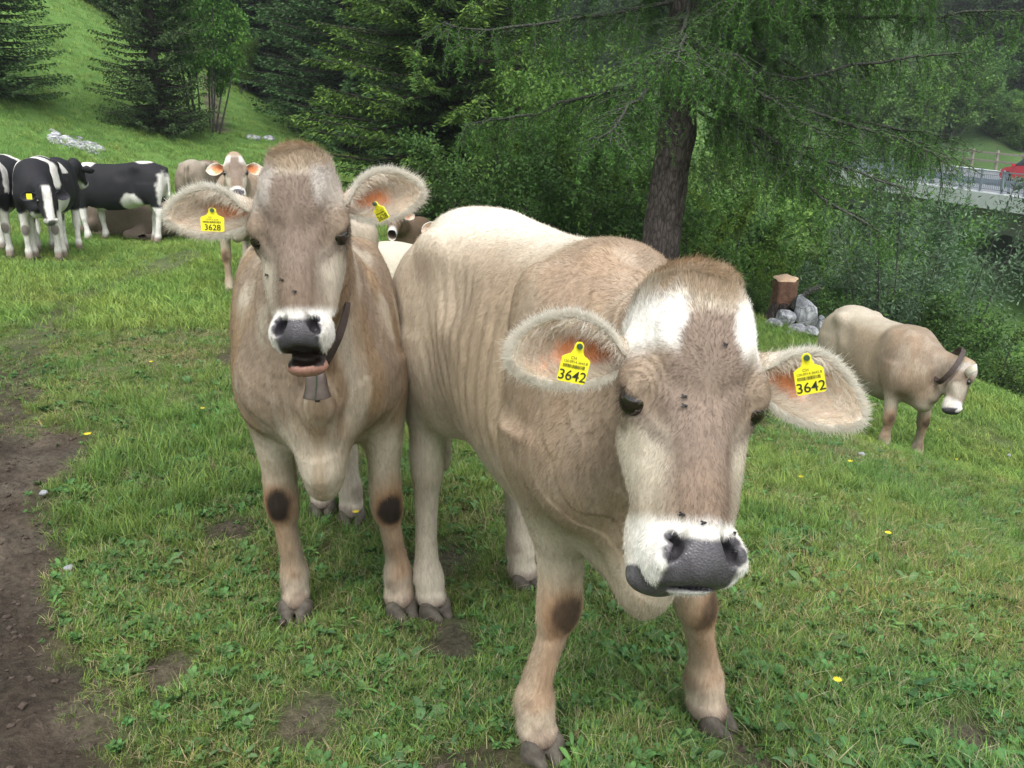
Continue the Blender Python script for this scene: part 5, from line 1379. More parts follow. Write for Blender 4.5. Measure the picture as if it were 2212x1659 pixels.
# --- larch: trunk, limbs, hanging sprays
def larch():
    r = np.random.default_rng(77); z0 = 12.2
    x0 = (1412 - CX) / FPX * z0; y0 = z0 / CP - .3; hb = Hs(x0, y0)
    root = empty('larch_tree', (x0, y0, hb - .2)); tag(root, 'large larch with rough leaning trunk and hanging lichen-grey branches, above the front cow', 'tree', 'trees of the forest edge')
    def axis(z): return np.array([.055 * z + .10 * math.sin(z * .5), 0, z])
    n, m = 90, 56
    zz_ = np.linspace(0, 13, n); th = np.linspace(0, 2 * np.pi, m, endpoint=False)
    Z, T = np.meshgrid(zz_, th, indexing='ij')
    R0 = .255 - .012 * Z + .16 * np.exp(-Z / .35)
    Pn = np.stack([np.cos(T) * 3.2, np.sin(T) * 3.2, Z * 1.1], -1)
    Rr = R0 * (1 + .07 * fbm(Pn, .5, 3, 1)) + .030 * np.abs(fbm(Pn * [1, 1, .7], 2.3, 3, 2)) + .022 * fbm(Pn, 7, 2, 3)
    for zk_, tk, rk in [(3.25, -1.9, .17), (3.6, -1.2, .12), (2.5, -.4, .05)]:
        Rr += rk * np.exp(-((Z - zk_) ** 2) / .05 - (1 - np.cos(T - tk)) * 2.5)
    ax = np.stack([.055 * Z + .10 * np.sin(Z * .5), 0 * Z, Z], -1)
    V = ax + np.stack([np.cos(T) * Rr, np.sin(T) * Rr, 0 * Z], -1)
    ii = np.arange(n * m).reshape(n, m); i2 = np.roll(ii, -1, 1)
    mesh_obj('trunk', V.reshape(-1, 3), np.stack([ii[:-1], i2[:-1], i2[1:], ii[1:]], -1).reshape(-1, 4), M['larch_bark'], root)
    P, Dd, Ln, Wd, C = [], [], [], [], []
    dark, lite = np.array([.060, .135, .028]), np.array([.12, .25, .042])
    limbs = []
    for k in range(44):
        zs_ = 2.9 + 9.0 * (k / 44) ** 1.1 + r.normal() * .1
        az = r.uniform(-math.pi, math.pi) if k % 3 else r.uniform(-.9, .7)
        Lb = r.uniform(2.0, 3.5) * (1 - .25 * (zs_ - 3) / 10)
        limbs.append((zs_, az, Lb, r.uniform(-.55, -.05)))
    limbs += [(4.2 + .33 * k_, r.uniform(-2.5, -.7), r.uniform(1.8, 3.0), r.uniform(-.35, .05)) for k_ in range(16)]
    limbs += [(3.3, -.35, 4.6, -.42), (3.5, .15, 5.4, -.34), (4.1, -.1, 5.6, -.12), (3.1, -.8, 3.2, -.7), (3.7, -1.5, 2.4, -.2), (4.4, .35, 5.2, .02), (5.0, -.25, 5.6, .05), (3.4, 2.9, 3.0, -.3), (4.2, 3.3, 4.2, -.15), (4.8, 2.7, 4.6, 0), (5.4, .2, 5.4, .1), (5.5, 3.1, 4.6, .05)]
    for zs_, az, Lb, sl in limbs:
        if Lb > 3.6: Lb *= .74
        d0 = nrm([math.cos(az), math.sin(az), sl]); s = np.linspace(0, 1, 12)
        wig = np.cumsum(r.normal(size=(12, 3)) * .035 * Lb / 3, axis=0)
        pts = axis(zs_) + d0 * (Lb * s)[:, None] + wig + np.stack([0 * s, 0 * s, -.10 * Lb * s * (1 - s) + .05 * Lb * s ** 2], -1)
        mb = MB(); mb.tube(pts, .030 * (1 - s) ** .7 * Lb / 4 + .007, 7)
        # side twigs and hanging sprays
        nt_ = int(17 * Lb)
        for j in range(nt_):
            f = .12 + .88 * r.random(); p = np.array([np.interp(f, s, pts[:, q]) for q in range(3)])
            a2 = az + r.choice([-1, 1]) * r.uniform(.3, 1.5); tl = r.uniform(.35, 1.0) * (1.15 - f * .6)
            td = nrm([math.cos(a2), math.sin(a2), r.uniform(-.7, .1)]); q = np.linspace(0, 1, 5)[:, None]
            tp = p + td * tl * q + np.array([0, 0, -.30]) * tl * q ** 2 + r.normal(size=(5, 3)) * .015
            mb.tube(tp, np.linspace(.009, .003, 5), 4, cap=False)
            for _ in range(2):
                ff = r.random(); b = tp[0] * (1 - ff) + tp[-1] * ff; hl_ = r.uniform(.15, .5)
                hp_ = [b, b + [r.normal() * .04, r.normal() * .04, -hl_ * .5], b + [r.normal() * .06, r.normal() * .06, -hl_]]
                mb.tube(hp_, [.004, .003, .002], 3, cap=False)
                m_ = int(44 * hl_ / .35); u = r.random(m_)[:, None]; pp = np.array(hp_[0]) * (1 - u) + np.array(hp_[2]) * u
                P.append(pp); Dd.append(unit(r.normal(size=(m_, 3)) + [0, 0, -.6])); Ln.append(r.uniform(.03, .075, m_)); Wd.append(r.uniform(.006, .012, m_)); C.append((dark + (lite - dark) * r.random((m_, 1))) * r.uniform(.8, 1.2))
            m_ = int(60 * tl / .6); u = r.random(m_); pp = np.stack([np.interp(u, q[:, 0], tp[:, w]) for w in range(3)], -1)
            P.append(pp); Dd.append(unit(r.normal(size=(m_, 3)) * [1, 1, .7] + td * .5)); Ln.append(r.uniform(.03, .075, m_)); Wd.append(r.uniform(.006, .012, m_)); C.append((dark + (lite - dark) * r.random((m_, 1))) * r.uniform(.8, 1.2))
        mb.build('limb', M['lichen_bark'], root, True)
    P, Dd, Ln, Wd, C = map(np.concatenate, (P, Dd, Ln, Wd, C))
    V, Q = kites(P, Dd, Ln, Wd, r)
    mesh_obj('crown', V, Q, M['needle'], root, smooth=False, cols=np.repeat(C, 4, 0))
    return root
larch()

# --- stump, dead roots and rocks at the terrace edge
def stump():
    r = np.random.default_rng(5); p = W(1694, 655, 13.0); x0, y0 = p[0], p[1]; z0 = Hs(x0, y0)
    root = empty('tree_stump', (x0, y0, z0)); tag(root, 'freshly cut reddish tree stump with a pale sawn top beside the grey rocks', 'tree stump')
    top = W(1694, 604, 13.0)[2] - z0
    n, m = 16, 30; t = np.linspace(0, 1, n); th = np.linspace(0, 2 * np.pi, m, endpoint=False)
    T, A = np.meshgrid(t, th, indexing='ij')
    R_ = .165 + .20 * (1 - T) ** 3 + .02 * np.sin(A * 5 + 1) + .05 * (1 - T) ** 2 * np.sin(A * 3) + .015 * fbm(np.stack([np.cos(A) * 2, np.sin(A) * 2, T * 3], -1), 2, 3)
    V = np.stack([np.cos(A) * R_, np.sin(A) * R_, -.25 + T * (top + .25)], -1).reshape(-1, 3)
    ii = np.arange(n * m).reshape(n, m); i2 = np.roll(ii, -1, 1)
    mesh_obj('trunk', V, np.stack([ii[:-1], i2[:-1], i2[1:], ii[1:]], -1).reshape(-1, 4), simple_mat('red_bark', (.17, .09, .06), .9, var=.5, scale=14, bump=.8, bd=.02), root)
    ring = V[-m:]; V2 = np.concatenate([ring * [1.0, 1.0, 1], ring * [.97, .97, 1] + [0, 0, .012], [[0, 0, top + .014]]]); V2[:, 2] += .22 * (V2[:, 1] + .1)
    F4 = [(j, (j + 1) % m, m + (j + 1) % m, m + j) for j in range(m)]; F3 = [(m + j, m + (j + 1) % m, 2 * m) for j in range(m)]
    mesh_obj('cut_face', V2, [np.array(F4), np.array(F3)], simple_mat('sawn_wood', (.68, .47, .30), .7, var=.2, scale=30, bump=.3), root)
    mb = MB()
    for a in (.2, -1.0, -1.9, 3.6):
        ca, sa = math.cos(a), math.sin(a)
        mb.tube([(ca * .12, sa * .12, .30), (ca * .30, sa * .30, .08), (ca * .55, sa * .55, -.10), (ca * .8, sa * .8, -.3)], [.09, .075, .055, .03], 8)
    mb.build('root', M['spruce_bark'], root, True)
stump()
def rock_mesh(r, sz, nsub=3, flat=.6, rough=.35, facet=True):
    import bmesh
    bm = bmesh.new(); bmesh.ops.create_icosphere(bm, subdivisions=nsub, radius=1.0)
    V = np.array([v.co[:] for v in bm.verts]); F = np.array([[v.index for v in f.verts] for f in bm.faces]); bm.free()
    sd = int(r.integers(0, 1000))
    for _ in range(9):                      # knock planes off for a broken shape
        nn = nrm(r.normal(size=3)); d = r.uniform(.55, .85); q = V @ nn; V -= np.maximum(q - d, 0)[:, None] * nn
    V *= (1 + rough * .25 * fbm(V, 1.6, 3, sd))[:, None]
    return V * np.asarray(sz), F
def rock_mat():
    m, nt = new_mat('grey_rock')
    tc = N(nt, 'ShaderNodeTexCoord'); n = noise_node(nt, 5, 8, .7, tc.outputs['Object'], .5)
    v = N(nt, 'ShaderNodeTexVoronoi'); v.inputs['Scale'].default_value = 7; v.feature = 'DISTANCE_TO_EDGE'; L(nt, tc.outputs['Object'], v.inputs['Vector'])
    c = ramp(nt, n.outputs[0], [(.30, (.09, .095, .11)), (.48, (.30, .31, .33)), (.62, (.62, .63, .65))])
    c = mix_col(nt, 1.0, c, ramp(nt, v.outputs[0], [(0, .4), (.05, 1.0)]), 'MULTIPLY')
    finish(nt, c, .85, n.outputs[0], .8, .02, spec=.2)
    return m
M['rock'] = rock_mat()
rk = np.random.default_rng(15)
def rock(px, py, z, sz, label, group='grey rocks heaped by the tree stump', kind='rock', tilt=0.0):
    p = W(px, py, z); V, F = rock_mesh(rk, sz)
    o = mesh_obj(kind, V, F, M['rock'], None, smooth=False); o.location = p; o.rotation_euler = (rk.normal() * .15, tilt, rk.random() * .6)
    tag(o, label, 'rock', group); return o
rock(1737, 680, 12.8, (.20, .16, .36), 'tall pale grey upright rock beside the stump, largest of the heap', tilt=-.15)
rock(1694, 686, 12.6, (.17, .15, .13), 'dark grey rock at the left foot of the tall pale rock')
rock(1672, 702, 12.5, (.13, .13, .10), 'blue-grey rock lowest at the left of the heap')
rock(1722, 712, 12.4, (.15, .13, .09), 'white-flecked rock in front of the tall pale rock')
rock(1750, 716, 12.3, (.12, .12, .08), 'small flecked stone at the right foot of the tall rock')
rock(1774, 700, 12.7, (.07, .07, .13), 'narrow light stone standing right of the tall rock')
rock(1700, 722, 12.2, (.11, .10, .06), 'flat mottled stone at the bottom of the heap')
mb = MB(); a = [W(1712, 668, 12.75), W(1722, 648, 12.75), W(1745, 630, 12.72), W(1765, 622, 12.7), W(1776, 624, 12.7)]
mb.tube(a, [.07, .05, .045, .035, .015], 8); b_ = [W(1762, 623, 12.7), W(1772, 616, 12.75), W(1780, 618, 12.8)]; mb.tube(b_, [.02, .014, .008], 6)
o = mb.build('dead_branch', M['lichen_bark'], None, True); tag(o, 'bleached dead branch sticking up over the tall pale rock', 'branch')
# scree patch at the foot of the hill
sc_r = np.random.default_rng(61); V_, F_, n_ = [], [], 0
for i in range(260):
    px, f = sc_r.uniform(110, 215), 0
    py = 296 + (px - 110) * .27 + sc_r.normal() * 5
    p, z = ground_at(px, py); s_ = sc_r.uniform(.04, .15)
    V, F = rock_mesh(sc_r, (s_, s_, s_ * .6), 1); V_.append(V + p); F_.append(F + n_); n_ += len(V)
o = mesh_obj('scree', np.concatenate(V_), np.concatenate(F_), M['rock'], None, smooth=False); tag(o, 'patch of grey scree on the grass below the hill', 'stones', kind='stuff')
for px, py, s_, lb in [(215, 325, .22, 'pale boulder at the right end of the grey scree patch'), (548, 299, .28, 'pale stone half way up the grass beside the hill path, left one of a pair'), (582, 301, .25, 'pale stone on the hill grass, right one of the pair beside the path')]:
    p, z = ground_at(px, py); V, F = rock_mesh(sc_r, (s_, s_, s_ * .55), 2); o = mesh_obj('rock', V, F, M['rock'], None, smooth=False); o.location = p; tag(o, lb, 'rock')
# ------------------------------------------------------------------ road bridge at the right, with railing, guard rail, fence and a red car
M['concrete'] = simple_mat('bridge_concrete', (.42, .45, .46), .85, var=.15, scale=1.5, bump=.2, bd=.01)
M['asphalt'] = simple_mat('road_asphalt', (.16, .17, .185), .9, var=.2, scale=2.5, bump=.2, bd=.01)
M['steel'] = simple_mat('galvanised_steel', (.22, .26, .31), .5, metal=.4, var=.15, scale=8, bump=0)
M['fencewood'] = simple_mat('weathered_wood', (.26, .24, .20), .85, var=.25, scale=9, bump=.3)
M['redpaint'] = simple_mat('red_car_paint', (.52, .02, .035), .3, var=.05, scale=3, bump=0, spec=.5, coat=.5)
M['glass'] = simple_mat('car_window_glass', (.03, .04, .045), .1, var=.1, scale=3, bump=0, spec=.6)
M['rubber'] = simple_mat('tyre_rubber', (.02, .02, .02), .8, var=.2, scale=20)
M['lamp'] = simple_mat('headlight_lens', (.6, .62, .62), .15, var=.05, scale=10, bump=0)
M['white_line'] = simple_mat('road_paint', (.7, .7, .68), .7, var=.1, scale=5, bump=0)
RD = nrm((-.20, .98, 0)); RP = np.array([RD[1], -RD[0], 0])
RA = np.array([23.9, 43.5, 0])
def rh(t): return -.78 + .045 * t + .0004 * t * t
def rp(t, s, dz=0.0):
    p = RA + RD * t + RP * s; return np.array([p[0], p[1], rh(t) + dz])
def strip(ts, s0, s1, z0, z1, closed=True):
    V, F = [], []
    for t in ts: V += [rp(t, s0, z0), rp(t, s1, z0), rp(t, s1, z1), rp(t, s0, z1)]
    for i in range(len(ts) - 1):
        for k in range(4): F.append((i * 4 + k, i * 4 + (k + 1) % 4, i * 4 + 4 + (k + 1) % 4, i * 4 + 4 + k))
    n = len(ts) * 4 - 4
    F += [(0, 3, 2, 1), (n, n + 1, n + 2, n + 3)]
    return np.array(V), np.array(F)
TS = np.linspace(-26, 48, 38)
V, F = strip(TS, .25, 11.2, -.28, 0.0); o = mesh_obj('road', V, F, M['asphalt'], None, smooth=False); tag(o, kind='structure')
br = empty('road_bridge', rp(0, 0)); tag(br, 'pale concrete road bridge with a grey railing crossing at the right edge', 'bridge')
def local(V): return np.asarray(V) - rp(0, 0)
V, F = strip(TS[:26], -.35, .245, -.60, .14); mesh_obj('edge_beam', local(V), F, M['concrete'], br, smooth=False)
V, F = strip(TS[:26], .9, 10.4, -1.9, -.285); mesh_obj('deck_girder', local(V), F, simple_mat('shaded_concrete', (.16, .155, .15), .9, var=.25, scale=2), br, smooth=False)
mb = MB()
for t in (-20, -6, 10):
    c = local(rp(t, 5.6, -1.9)); mb.box(c - [0, 0, 5], (.6, 3.2, 5), np.stack([RD, RP, [0, 0, 1]]))
mb.build('pier', M['concrete'], br)
rail = empty('bridge_railing', rp(0, 0)); tag(rail, 'blue-grey steel railing of upright bars along the near side of the bridge', 'railing')
V, F = strip(TS[:26], -.10, -.02, 1.14, 1.19); mesh_obj('handrail', local(V), F, M['steel'], rail, smooth=False)
V, F = strip(TS[:26], -.08, -.04, .28, .31); mesh_obj('lower_rail', local(V), F, M['steel'], rail, smooth=False)
V, F = strip(TS[:26], -.08, -.04, .98, 1.0); mesh_obj('upper_rail', local(V), F, M['steel'], rail, smooth=False)
t = -25.0; post = None; RM = np.stack([RD, RP, [0, 0, 1]])
while t < 22:
    if post is None:
        mb = MB(); mb.box((0, 0, .50), (.05, .04, .62), RM); mb.box((0, 0, -.0), (.12, .09, .02), RM)
        post = mb.build('post', M['steel'], rail)
    else: post = obj_from('post', post.data, rail)
    post.location = local(rp(t, -.06, .14)); t += 1.5
mb = MB(); t = -25.0
while t < 22: mb.box(local(rp(t, -.06, .64)), (.011, .011, .33), RM); t += .13
b = mb.build('baluster', M['steel'], rail); b['kind'] = 'stuff'
gr = empty('guard_rail', rp(0, 0)); tag(gr, 'dark blue-grey crash barrier beam between the railing and the red car', 'guard rail')
V, F = strip(TS[:30], .62, .70, .42, .72); mesh_obj('beam', local(V), F, M['steel'], gr, smooth=False)
V, F = strip(TS[:30], .58, .62, .52, .60); mesh_obj('beam_rib', local(V), F, M['steel'], gr, smooth=False)
gp = None; t = -25.0
while t < 30:
    if gp is None:
        mb = MB(); mb.box((0, 0, .3), (.04, .05, .3), RM); gp = mb.build('post', M['steel'], gr)
    else: gp = obj_from('post', gp.data, gr)
    gp.location = local(rp(t, .76, .10)); t += 2.0
V, F = strip(TS, 10.5, 11.1, 0.003, .16); o = mesh_obj('kerb', V, F, M['concrete'], None, smooth=False); tag(o, kind='structure')
V, F = strip(TS, 5.6, 5.75, .002, .006); o = mesh_obj('road_line', V, F, M['white_line'], None, smooth=False); tag(o, kind='structure')
fw = empty('wooden_fence', rp(0, 0)); tag(fw, 'weathered post and rail fence on the far side of the road', 'fence')
fp = None; t = -20.0
while t < 46:
    if fp is None:
        mb = MB(); mb.box((0, 0, .6), (.08, .07, .75), RM); fp = mb.build('post', M['fencewood'], fw)
    else: fp = obj_from('post', fp.data, fw)
    fp.location = local(rp(t, 12.2, 0)); t += 2.4
for z0 in (.55, 1.08):
    V, F = strip(TS, 12.08, 12.15, z0, z0 + .13); mesh_obj('rail', local(V), F, M['fencewood'], fw, smooth=False)
# verge bank that carries the road beyond the span
V, F = strip(np.linspace(22, 48, 14), -1.5, 14.5, -3.0, -.30); o = mesh_obj('embankment', V, F, M['ground'], None, smooth=False, cols=np.tile([.06, .11, .035], (len(V), 1))); tag(o, kind='structure')

def red_car():
    c = rp(8.0, 8.3); yw = math.atan2(RD[1], RD[0])
    ro = empty('red_car', c, yw); tag(ro, 'red hatchback car driving on the road bridge, cut by the right picture edge', 'car')
    # side outline: (x forward, z, half width)
    low = [(-1.95, .32, .78), (-1.98, .62, .82), (-1.90, .92, .82), (-1.2, .97, .83), (0, .95, .84), (.85, .92, .83), (1.5, .84, .80), (1.88, .70, .76), (1.96, .50, .74), (1.93, .30, .74)]
    V, F = [], []
    n = len(low)
    for s_ in (-1, 1):
        for x, z, w in low: V.append((x, s_ * w, z))
    for s_ in (-1, 1):
        for x, z, w in low: V.append((x, s_ * (w - .04), .22 if True else z))
    for i in range(n - 1): F.append((i, i + 1, n + i + 1, n + i))
    for o_ in (0, n):
        for i in range(n - 1): F.append((o_ + i, o_ + i + 1, 2 * n + o_ + i + 1, 2 * n + o_ + i))
    F.append((2 * n, 3 * n, 3 * n + n - 1, 2 * n + n - 1))
    F.append((0, n, 3 * n, 2 * n)); F.append((n - 1, 2 * n - 1, 4 * n - 1, 3 * n - 1))
    mesh_obj('body', np.array(V), np.array(F), M['redpaint'], ro, smooth=False)
    roof = [(-1.80, .93, .76), (-1.62, 1.36, .64), (-1.1, 1.46, .60), (-.1, 1.47, .60), (.25, 1.40, .61), (.95, .93, .76)]
    V, F = [], []; m = len(roof)
    for s_ in (-1, 1):
        for x, z, w in roof: V.append((x, s_ * w, z))
    for i in range(1, m - 2): F.append((i, i + 1, m + i + 1, m + i))
    V2 = np.array(V); mesh_obj('roof', V2, np.array(F), M['redpaint'], ro, smooth=False)
    g = MB()
    def quad(P, nm, mat):
        q = MB(); P = np.array(P, float); nn = nrm(np.cross(P[1] - P[0], P[2] - P[0])); q.add(np.concatenate([P, P - nn * .02]), [(0, 1, 2, 3), (7, 6, 5, 4), (0, 4, 5, 1), (1, 5, 6, 2), (2, 6, 7, 3), (3, 7, 4, 0)]); q.build(nm, mat, ro)
    quad([(.93, -.74, .94), (.93, .74, .94), (.27, .60, 1.39), (.27, -.60, 1.39)], 'windscreen', M['glass'])
    quad([(-1.80, .74, .94), (-1.80, -.74, .94), (-1.63, -.62, 1.36), (-1.63, .62, 1.36)], 'rear_window', M['glass'])
    for s_ in (-1, 1):
        quad([(-1.72, s_ * .765, .95), (-.50, s_ * .775, .95), (-.50, s_ * .625, 1.42), (-1.55, s_ * .645, 1.36)], 'window', M['glass'])
        quad([(-.42, s_ * .775, .95), (.80, s_ * .765, .95), (.22, s_ * .625, 1.38), (-.42, s_ * .625, 1.42)], 'window', M['glass'])
        quad([(-.50, s_ * .785, .93), (-.42, s_ * .785, .93), (-.42, s_ * .63, 1.45), (-.50, s_ * .63, 1.45)], 'door_pillar', M['redpaint'])
        mb = MB(); mb.box((1.90, s_ * .58, .66), (.07, .14, .07)); mb.build('headlight', M['lamp'], ro)
        mb = MB(); mb.box((.72, s_ * .92, .98), (.06, .09, .06)); mb.build('mirror', M['redpaint'], ro)
        for x in (-1.25, 1.25):
            w = empty('wheel', (x, s_ * .76, .31)); w.parent = ro
            mb = MB(); mb.tube([(0, -.09, 0), (0, -.07, 0), (0, .07, 0), (0, .09, 0)], [.27, .31, .31, .27], 20); mb.build('tyre', M['rubber'], w)
            mb = MB(); mb.tube([(0, -.10, 0), (0, .10, 0)], .18, 14); mb.build('rim', M['steel'], w)
    mb = MB(); mb.box((1.98, 0, .42), (.05, .70, .09)); mb.build('bumper', M['rubber'], ro)
red_car()
# ------------------------------------------------------------------ grass: instanced tufts over the meadow
tuft_col = bpy.data.collections.new('grass_tufts')
def tuft(name, nb, hgt, spread, wid, cols, seed, lean=.6, leafy=0):
    r = np.random.default_rng(seed); V, F, C = [], [], []
    n0 = 0
    for k in range(nb):
        b = np.array([r.normal() * spread, r.normal() * spread, -.006]); a = r.random() * 6.28; h = hgt * (.45 + .75 * r.random())
        ln = lean * (.3 + r.random()) ; d = np.array([math.cos(a), math.sin(a), 0]); w = wid * (.7 + .6 * r.random()); sd = np.array([-d[1], d[0], 0])
        sd = nrm(sd + np.array([r.normal() * .3, r.normal() * .3, r.normal() * .5]))
        ts = (0, .35, .7, 1.0)
        for t in ts:
            p = b + d * h * ln * t ** 1.7 + np.array([0, 0, h * (t - .30 * ln * t * t)])
            ww = w * (1 - t ** 2.2) * .5 + .0002
            V += [p - sd * ww, p + sd * ww]
        base = cols[int(r.integers(0, len(cols)))] * (.8 + .45 * r.random())
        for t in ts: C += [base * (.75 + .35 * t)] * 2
        for i in range(3): F.append((n0 + 2 * i, n0 + 2 * i + 1, n0 + 2 * i + 3, n0 + 2 * i + 2))
        n0 += 8
    V = np.array(V); F = np.array(F); C = np.array(C)
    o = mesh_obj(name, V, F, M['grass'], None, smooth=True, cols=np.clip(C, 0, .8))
    COL.objects.unlink(o); tuft_col.objects.link(o); return o
def rosette(name, nl, ln, wd, seed, col, rise=.5, folds=True):
    r = np.random.default_rng(seed); V, F, C = [], [], []; n0 = 0
    for k in range(nl):
        a = r.random() * 6.28; d = np.array([math.cos(a), math.sin(a), 0]); sd = np.array([-d[1], d[0], 0]); l = ln * (.6 + .6 * r.random()); w = wd * (.7 + .5 * r.random())
        b = np.array([r.normal(), r.normal(), 0]) * ln * .25; ri = rise * (.4 + r.random())
        cc = col * (.8 + .4 * r.random())
        for t, f in ((0, .12), (.25, .7), (.55, 1.0), (.82, .7), (1.0, .08)):
            p = b + d * l * t + np.array([0, 0, l * (ri * t - ri * .6 * t * t) + .006])
            V += [p - sd * w * f * .5 + [0, 0, w * .18 * f], p, p + sd * w * f * .5 + [0, 0, w * .18 * f]]; C += [cc, cc * 1.15, cc]
        for i in range(4):
            F += [(n0 + 3 * i, n0 + 3 * i + 1, n0 + 3 * i + 4, n0 + 3 * i + 3), (n0 + 3 * i + 1, n0 + 3 * i + 2, n0 + 3 * i + 5, n0 + 3 * i + 4)]
        n0 += 15
    o = mesh_obj(name, np.array(V), np.array(F), M['grass'], None, smooth=True, cols=np.array(C))
    COL.objects.unlink(o); tuft_col.objects.link(o); return o
gA, gB, gC = np.array([.150, .240, .048]), np.array([.19, .29, .065]), np.array([.10, .19, .052])
dry, dry2 = np.array([.34, .31, .17]), np.array([.24, .22, .11])
T = []
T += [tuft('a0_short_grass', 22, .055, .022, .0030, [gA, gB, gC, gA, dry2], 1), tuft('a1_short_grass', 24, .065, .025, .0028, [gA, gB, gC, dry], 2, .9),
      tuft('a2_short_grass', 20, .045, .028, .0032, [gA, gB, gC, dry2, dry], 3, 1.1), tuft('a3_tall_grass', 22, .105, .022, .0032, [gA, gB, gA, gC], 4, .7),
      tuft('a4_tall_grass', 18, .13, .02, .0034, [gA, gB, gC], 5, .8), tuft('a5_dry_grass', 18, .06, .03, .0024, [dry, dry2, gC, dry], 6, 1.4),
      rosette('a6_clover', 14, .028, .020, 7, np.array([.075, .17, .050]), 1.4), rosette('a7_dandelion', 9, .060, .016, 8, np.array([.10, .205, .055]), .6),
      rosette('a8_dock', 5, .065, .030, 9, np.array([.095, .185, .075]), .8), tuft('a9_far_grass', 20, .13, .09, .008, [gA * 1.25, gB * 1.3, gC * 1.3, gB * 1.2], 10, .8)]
def grass_points(count, xr, yr, seed, kinds, probs, hsc, fr_margin=.12, maxm=.75):
    r = np.random.default_rng(seed)
    u = r.random(count); y = yr[0] + (yr[1] - yr[0]) * u
    x = (r.random(count) * 2 - 1) * (y * (.60 + fr_margin) + .35)
    x = np.clip(x, xr[0], xr[1])
    P = np.stack([x, y, x * 0], -1)
    m = mud_mask(x, y); lush = fbm(P, .9, 3, 71) + .5 * fbm(P, 3.2, 2, 72)
    keep = r.random(count) > m * 1.0
    keep &= r.random(count) < .60 + .45 * sstep(-.5, .2, lush)
    x, y, P, m, lush = x[keep], y[keep], P[keep], m[keep], lush[keep]; n = len(x)
    k = r.choice(kinds, n, p=probs)
    if 3 in kinds:
        tall = (lush > .30) & (r.random(n) < .45); k = np.where(tall & (k < 3), r.choice([3, 4], n), k)
        dr = (lush < -.18) & (r.random(n) < .50); k = np.where(dr & (k < 5), 5, k)
    z = H(x, y)
    # match the relief of the ground sheet
    near = sstep(14, 7, np.hypot(x, y))
    z = z + near * (m * (np.abs(fbm(P, 7, 4, 41)) * .075 + fbm(P, 22, 2, 43) * .012 - .03) + (1 - m) * fbm(P, 9, 3, 47) * .012)
    sc = hsc * (.7 + .6 * r.random(n)) * (1 + .35 * np.clip(lush, -.8, 1)) * (1 - .35 * np.clip(m * 1.2, 0, 1))
    rot = np.stack([r.normal(size=n) * .16, r.normal(size=n) * .16, r.random(n) * 6.28], -1)
    w = fbm(P, 1.7, 3, 73)[:, None]; w2 = fbm(P, .5, 2, 74)[:, None]
    tint = np.array([1.0, 1.0, 1.0]) + w * np.array([.35, .10, .10]) + np.clip(-lush, 0, 1)[:, None] * np.array([.35, -.02, .12]) + w2 * np.array([.10, .05, .0])
    tint = np.clip(tint * (.85 + .3 * r.random((n, 1))), .4, 1.8)
    return np.stack([x, y, z], -1), k, sc, rot, tint
sets = [grass_points(26000, (-3.6, 3.6), (.85, 3.2), 81, [0, 1, 2, 5, 6, 7, 8], [.28, .27, .20, .08, .135, .030, .005], .72),
        grass_points(34000, (-6, 6), (3.2, 7.5), 82, [0, 1, 2, 3, 5, 6, 7, 8], [.26, .26, .15, .08, .10, .11, .035, .005], .74),
        grass_points(30000, (-12, 12), (7.5, 16), 83, [9, 3, 4, 7, 8], [.66, .16, .14, .035, .005], .74),
        grass_points(26000, (-26, 14), (16, 40), 84, [9, 4], [.95, .05], 1.1)]
P_, K_, S_, R_, T_ = [np.concatenate([q[i] for q in sets]) for i in range(5)]
# nothing grows inside the hooves
for ob in [o for o in COL.objects if o.name.startswith('hoof')]:
    c = np.mean([v.co[:] for v in ob.data.vertices], axis=0); w = np.array(ob.parent.location); a = ob.parent.rotation_euler[2]
    cx = w[0] + math.cos(a) * c[0] - math.sin(a) * c[1]; cy = w[1] + math.sin(a) * c[0] + math.cos(a) * c[1]
    kk = np.hypot(P_[:, 0] - cx, P_[:, 1] - cy) > .078
    P_, K_, S_, R_, T_ = P_[kk], K_[kk], S_[kk], R_[kk], T_[kk]
gm = bpy.data.meshes.new('grass'); gm.vertices.add(len(P_)); gm.vertices.foreach_set('co', P_.astype(np.float32).ravel())
a = gm.attributes.new('kind_index', 'INT', 'POINT'); a.data.foreach_set('value', K_.astype(np.int32))
a = gm.attributes.new('size', 'FLOAT', 'POINT'); a.data.foreach_set('value', S_.astype(np.float32))
a = gm.attributes.new('turn', 'FLOAT_VECTOR', 'POINT'); a.data.foreach_set('vector', R_.astype(np.float32).ravel())
a = gm.attributes.new('patch', 'FLOAT_COLOR', 'POINT'); c4 = np.ones((len(P_), 4), np.float32); c4[:, :3] = T_; a.data.foreach_set('color', c4.ravel())
grass = obj_from('grass', gm); tag(grass, 'short pasture grass with clover and dandelion leaves', 'grass', kind='stuff')
ng = bpy.data.node_groups.new('grass_nodes', 'GeometryNodeTree')
ng.interface.new_socket('Geometry', in_out='INPUT', socket_type='NodeSocketGeometry'); ng.interface.new_socket('Geometry', in_out='OUTPUT', socket_type='NodeSocketGeometry')
gi, go = ng.nodes.new('NodeGroupInput'), ng.nodes.new('NodeGroupOutput')
ip = ng.nodes.new('GeometryNodeInstanceOnPoints'); ci = ng.nodes.new('GeometryNodeCollectionInfo')
ci.inputs['Collection'].default_value = tuft_col; ci.inputs['Separate Children'].default_value = True; ci.inputs['Reset Children'].default_value = True
def named(nm, ty):
    n = ng.nodes.new('GeometryNodeInputNamedAttribute'); n.data_type = ty; n.inputs['Name'].default_value = nm; return n.outputs[0]
ip.inputs['Pick Instance'].default_value = True
ng.links.new(gi.outputs[0], ip.inputs['Points']); ng.links.new(ci.outputs[0], ip.inputs['Instance'])
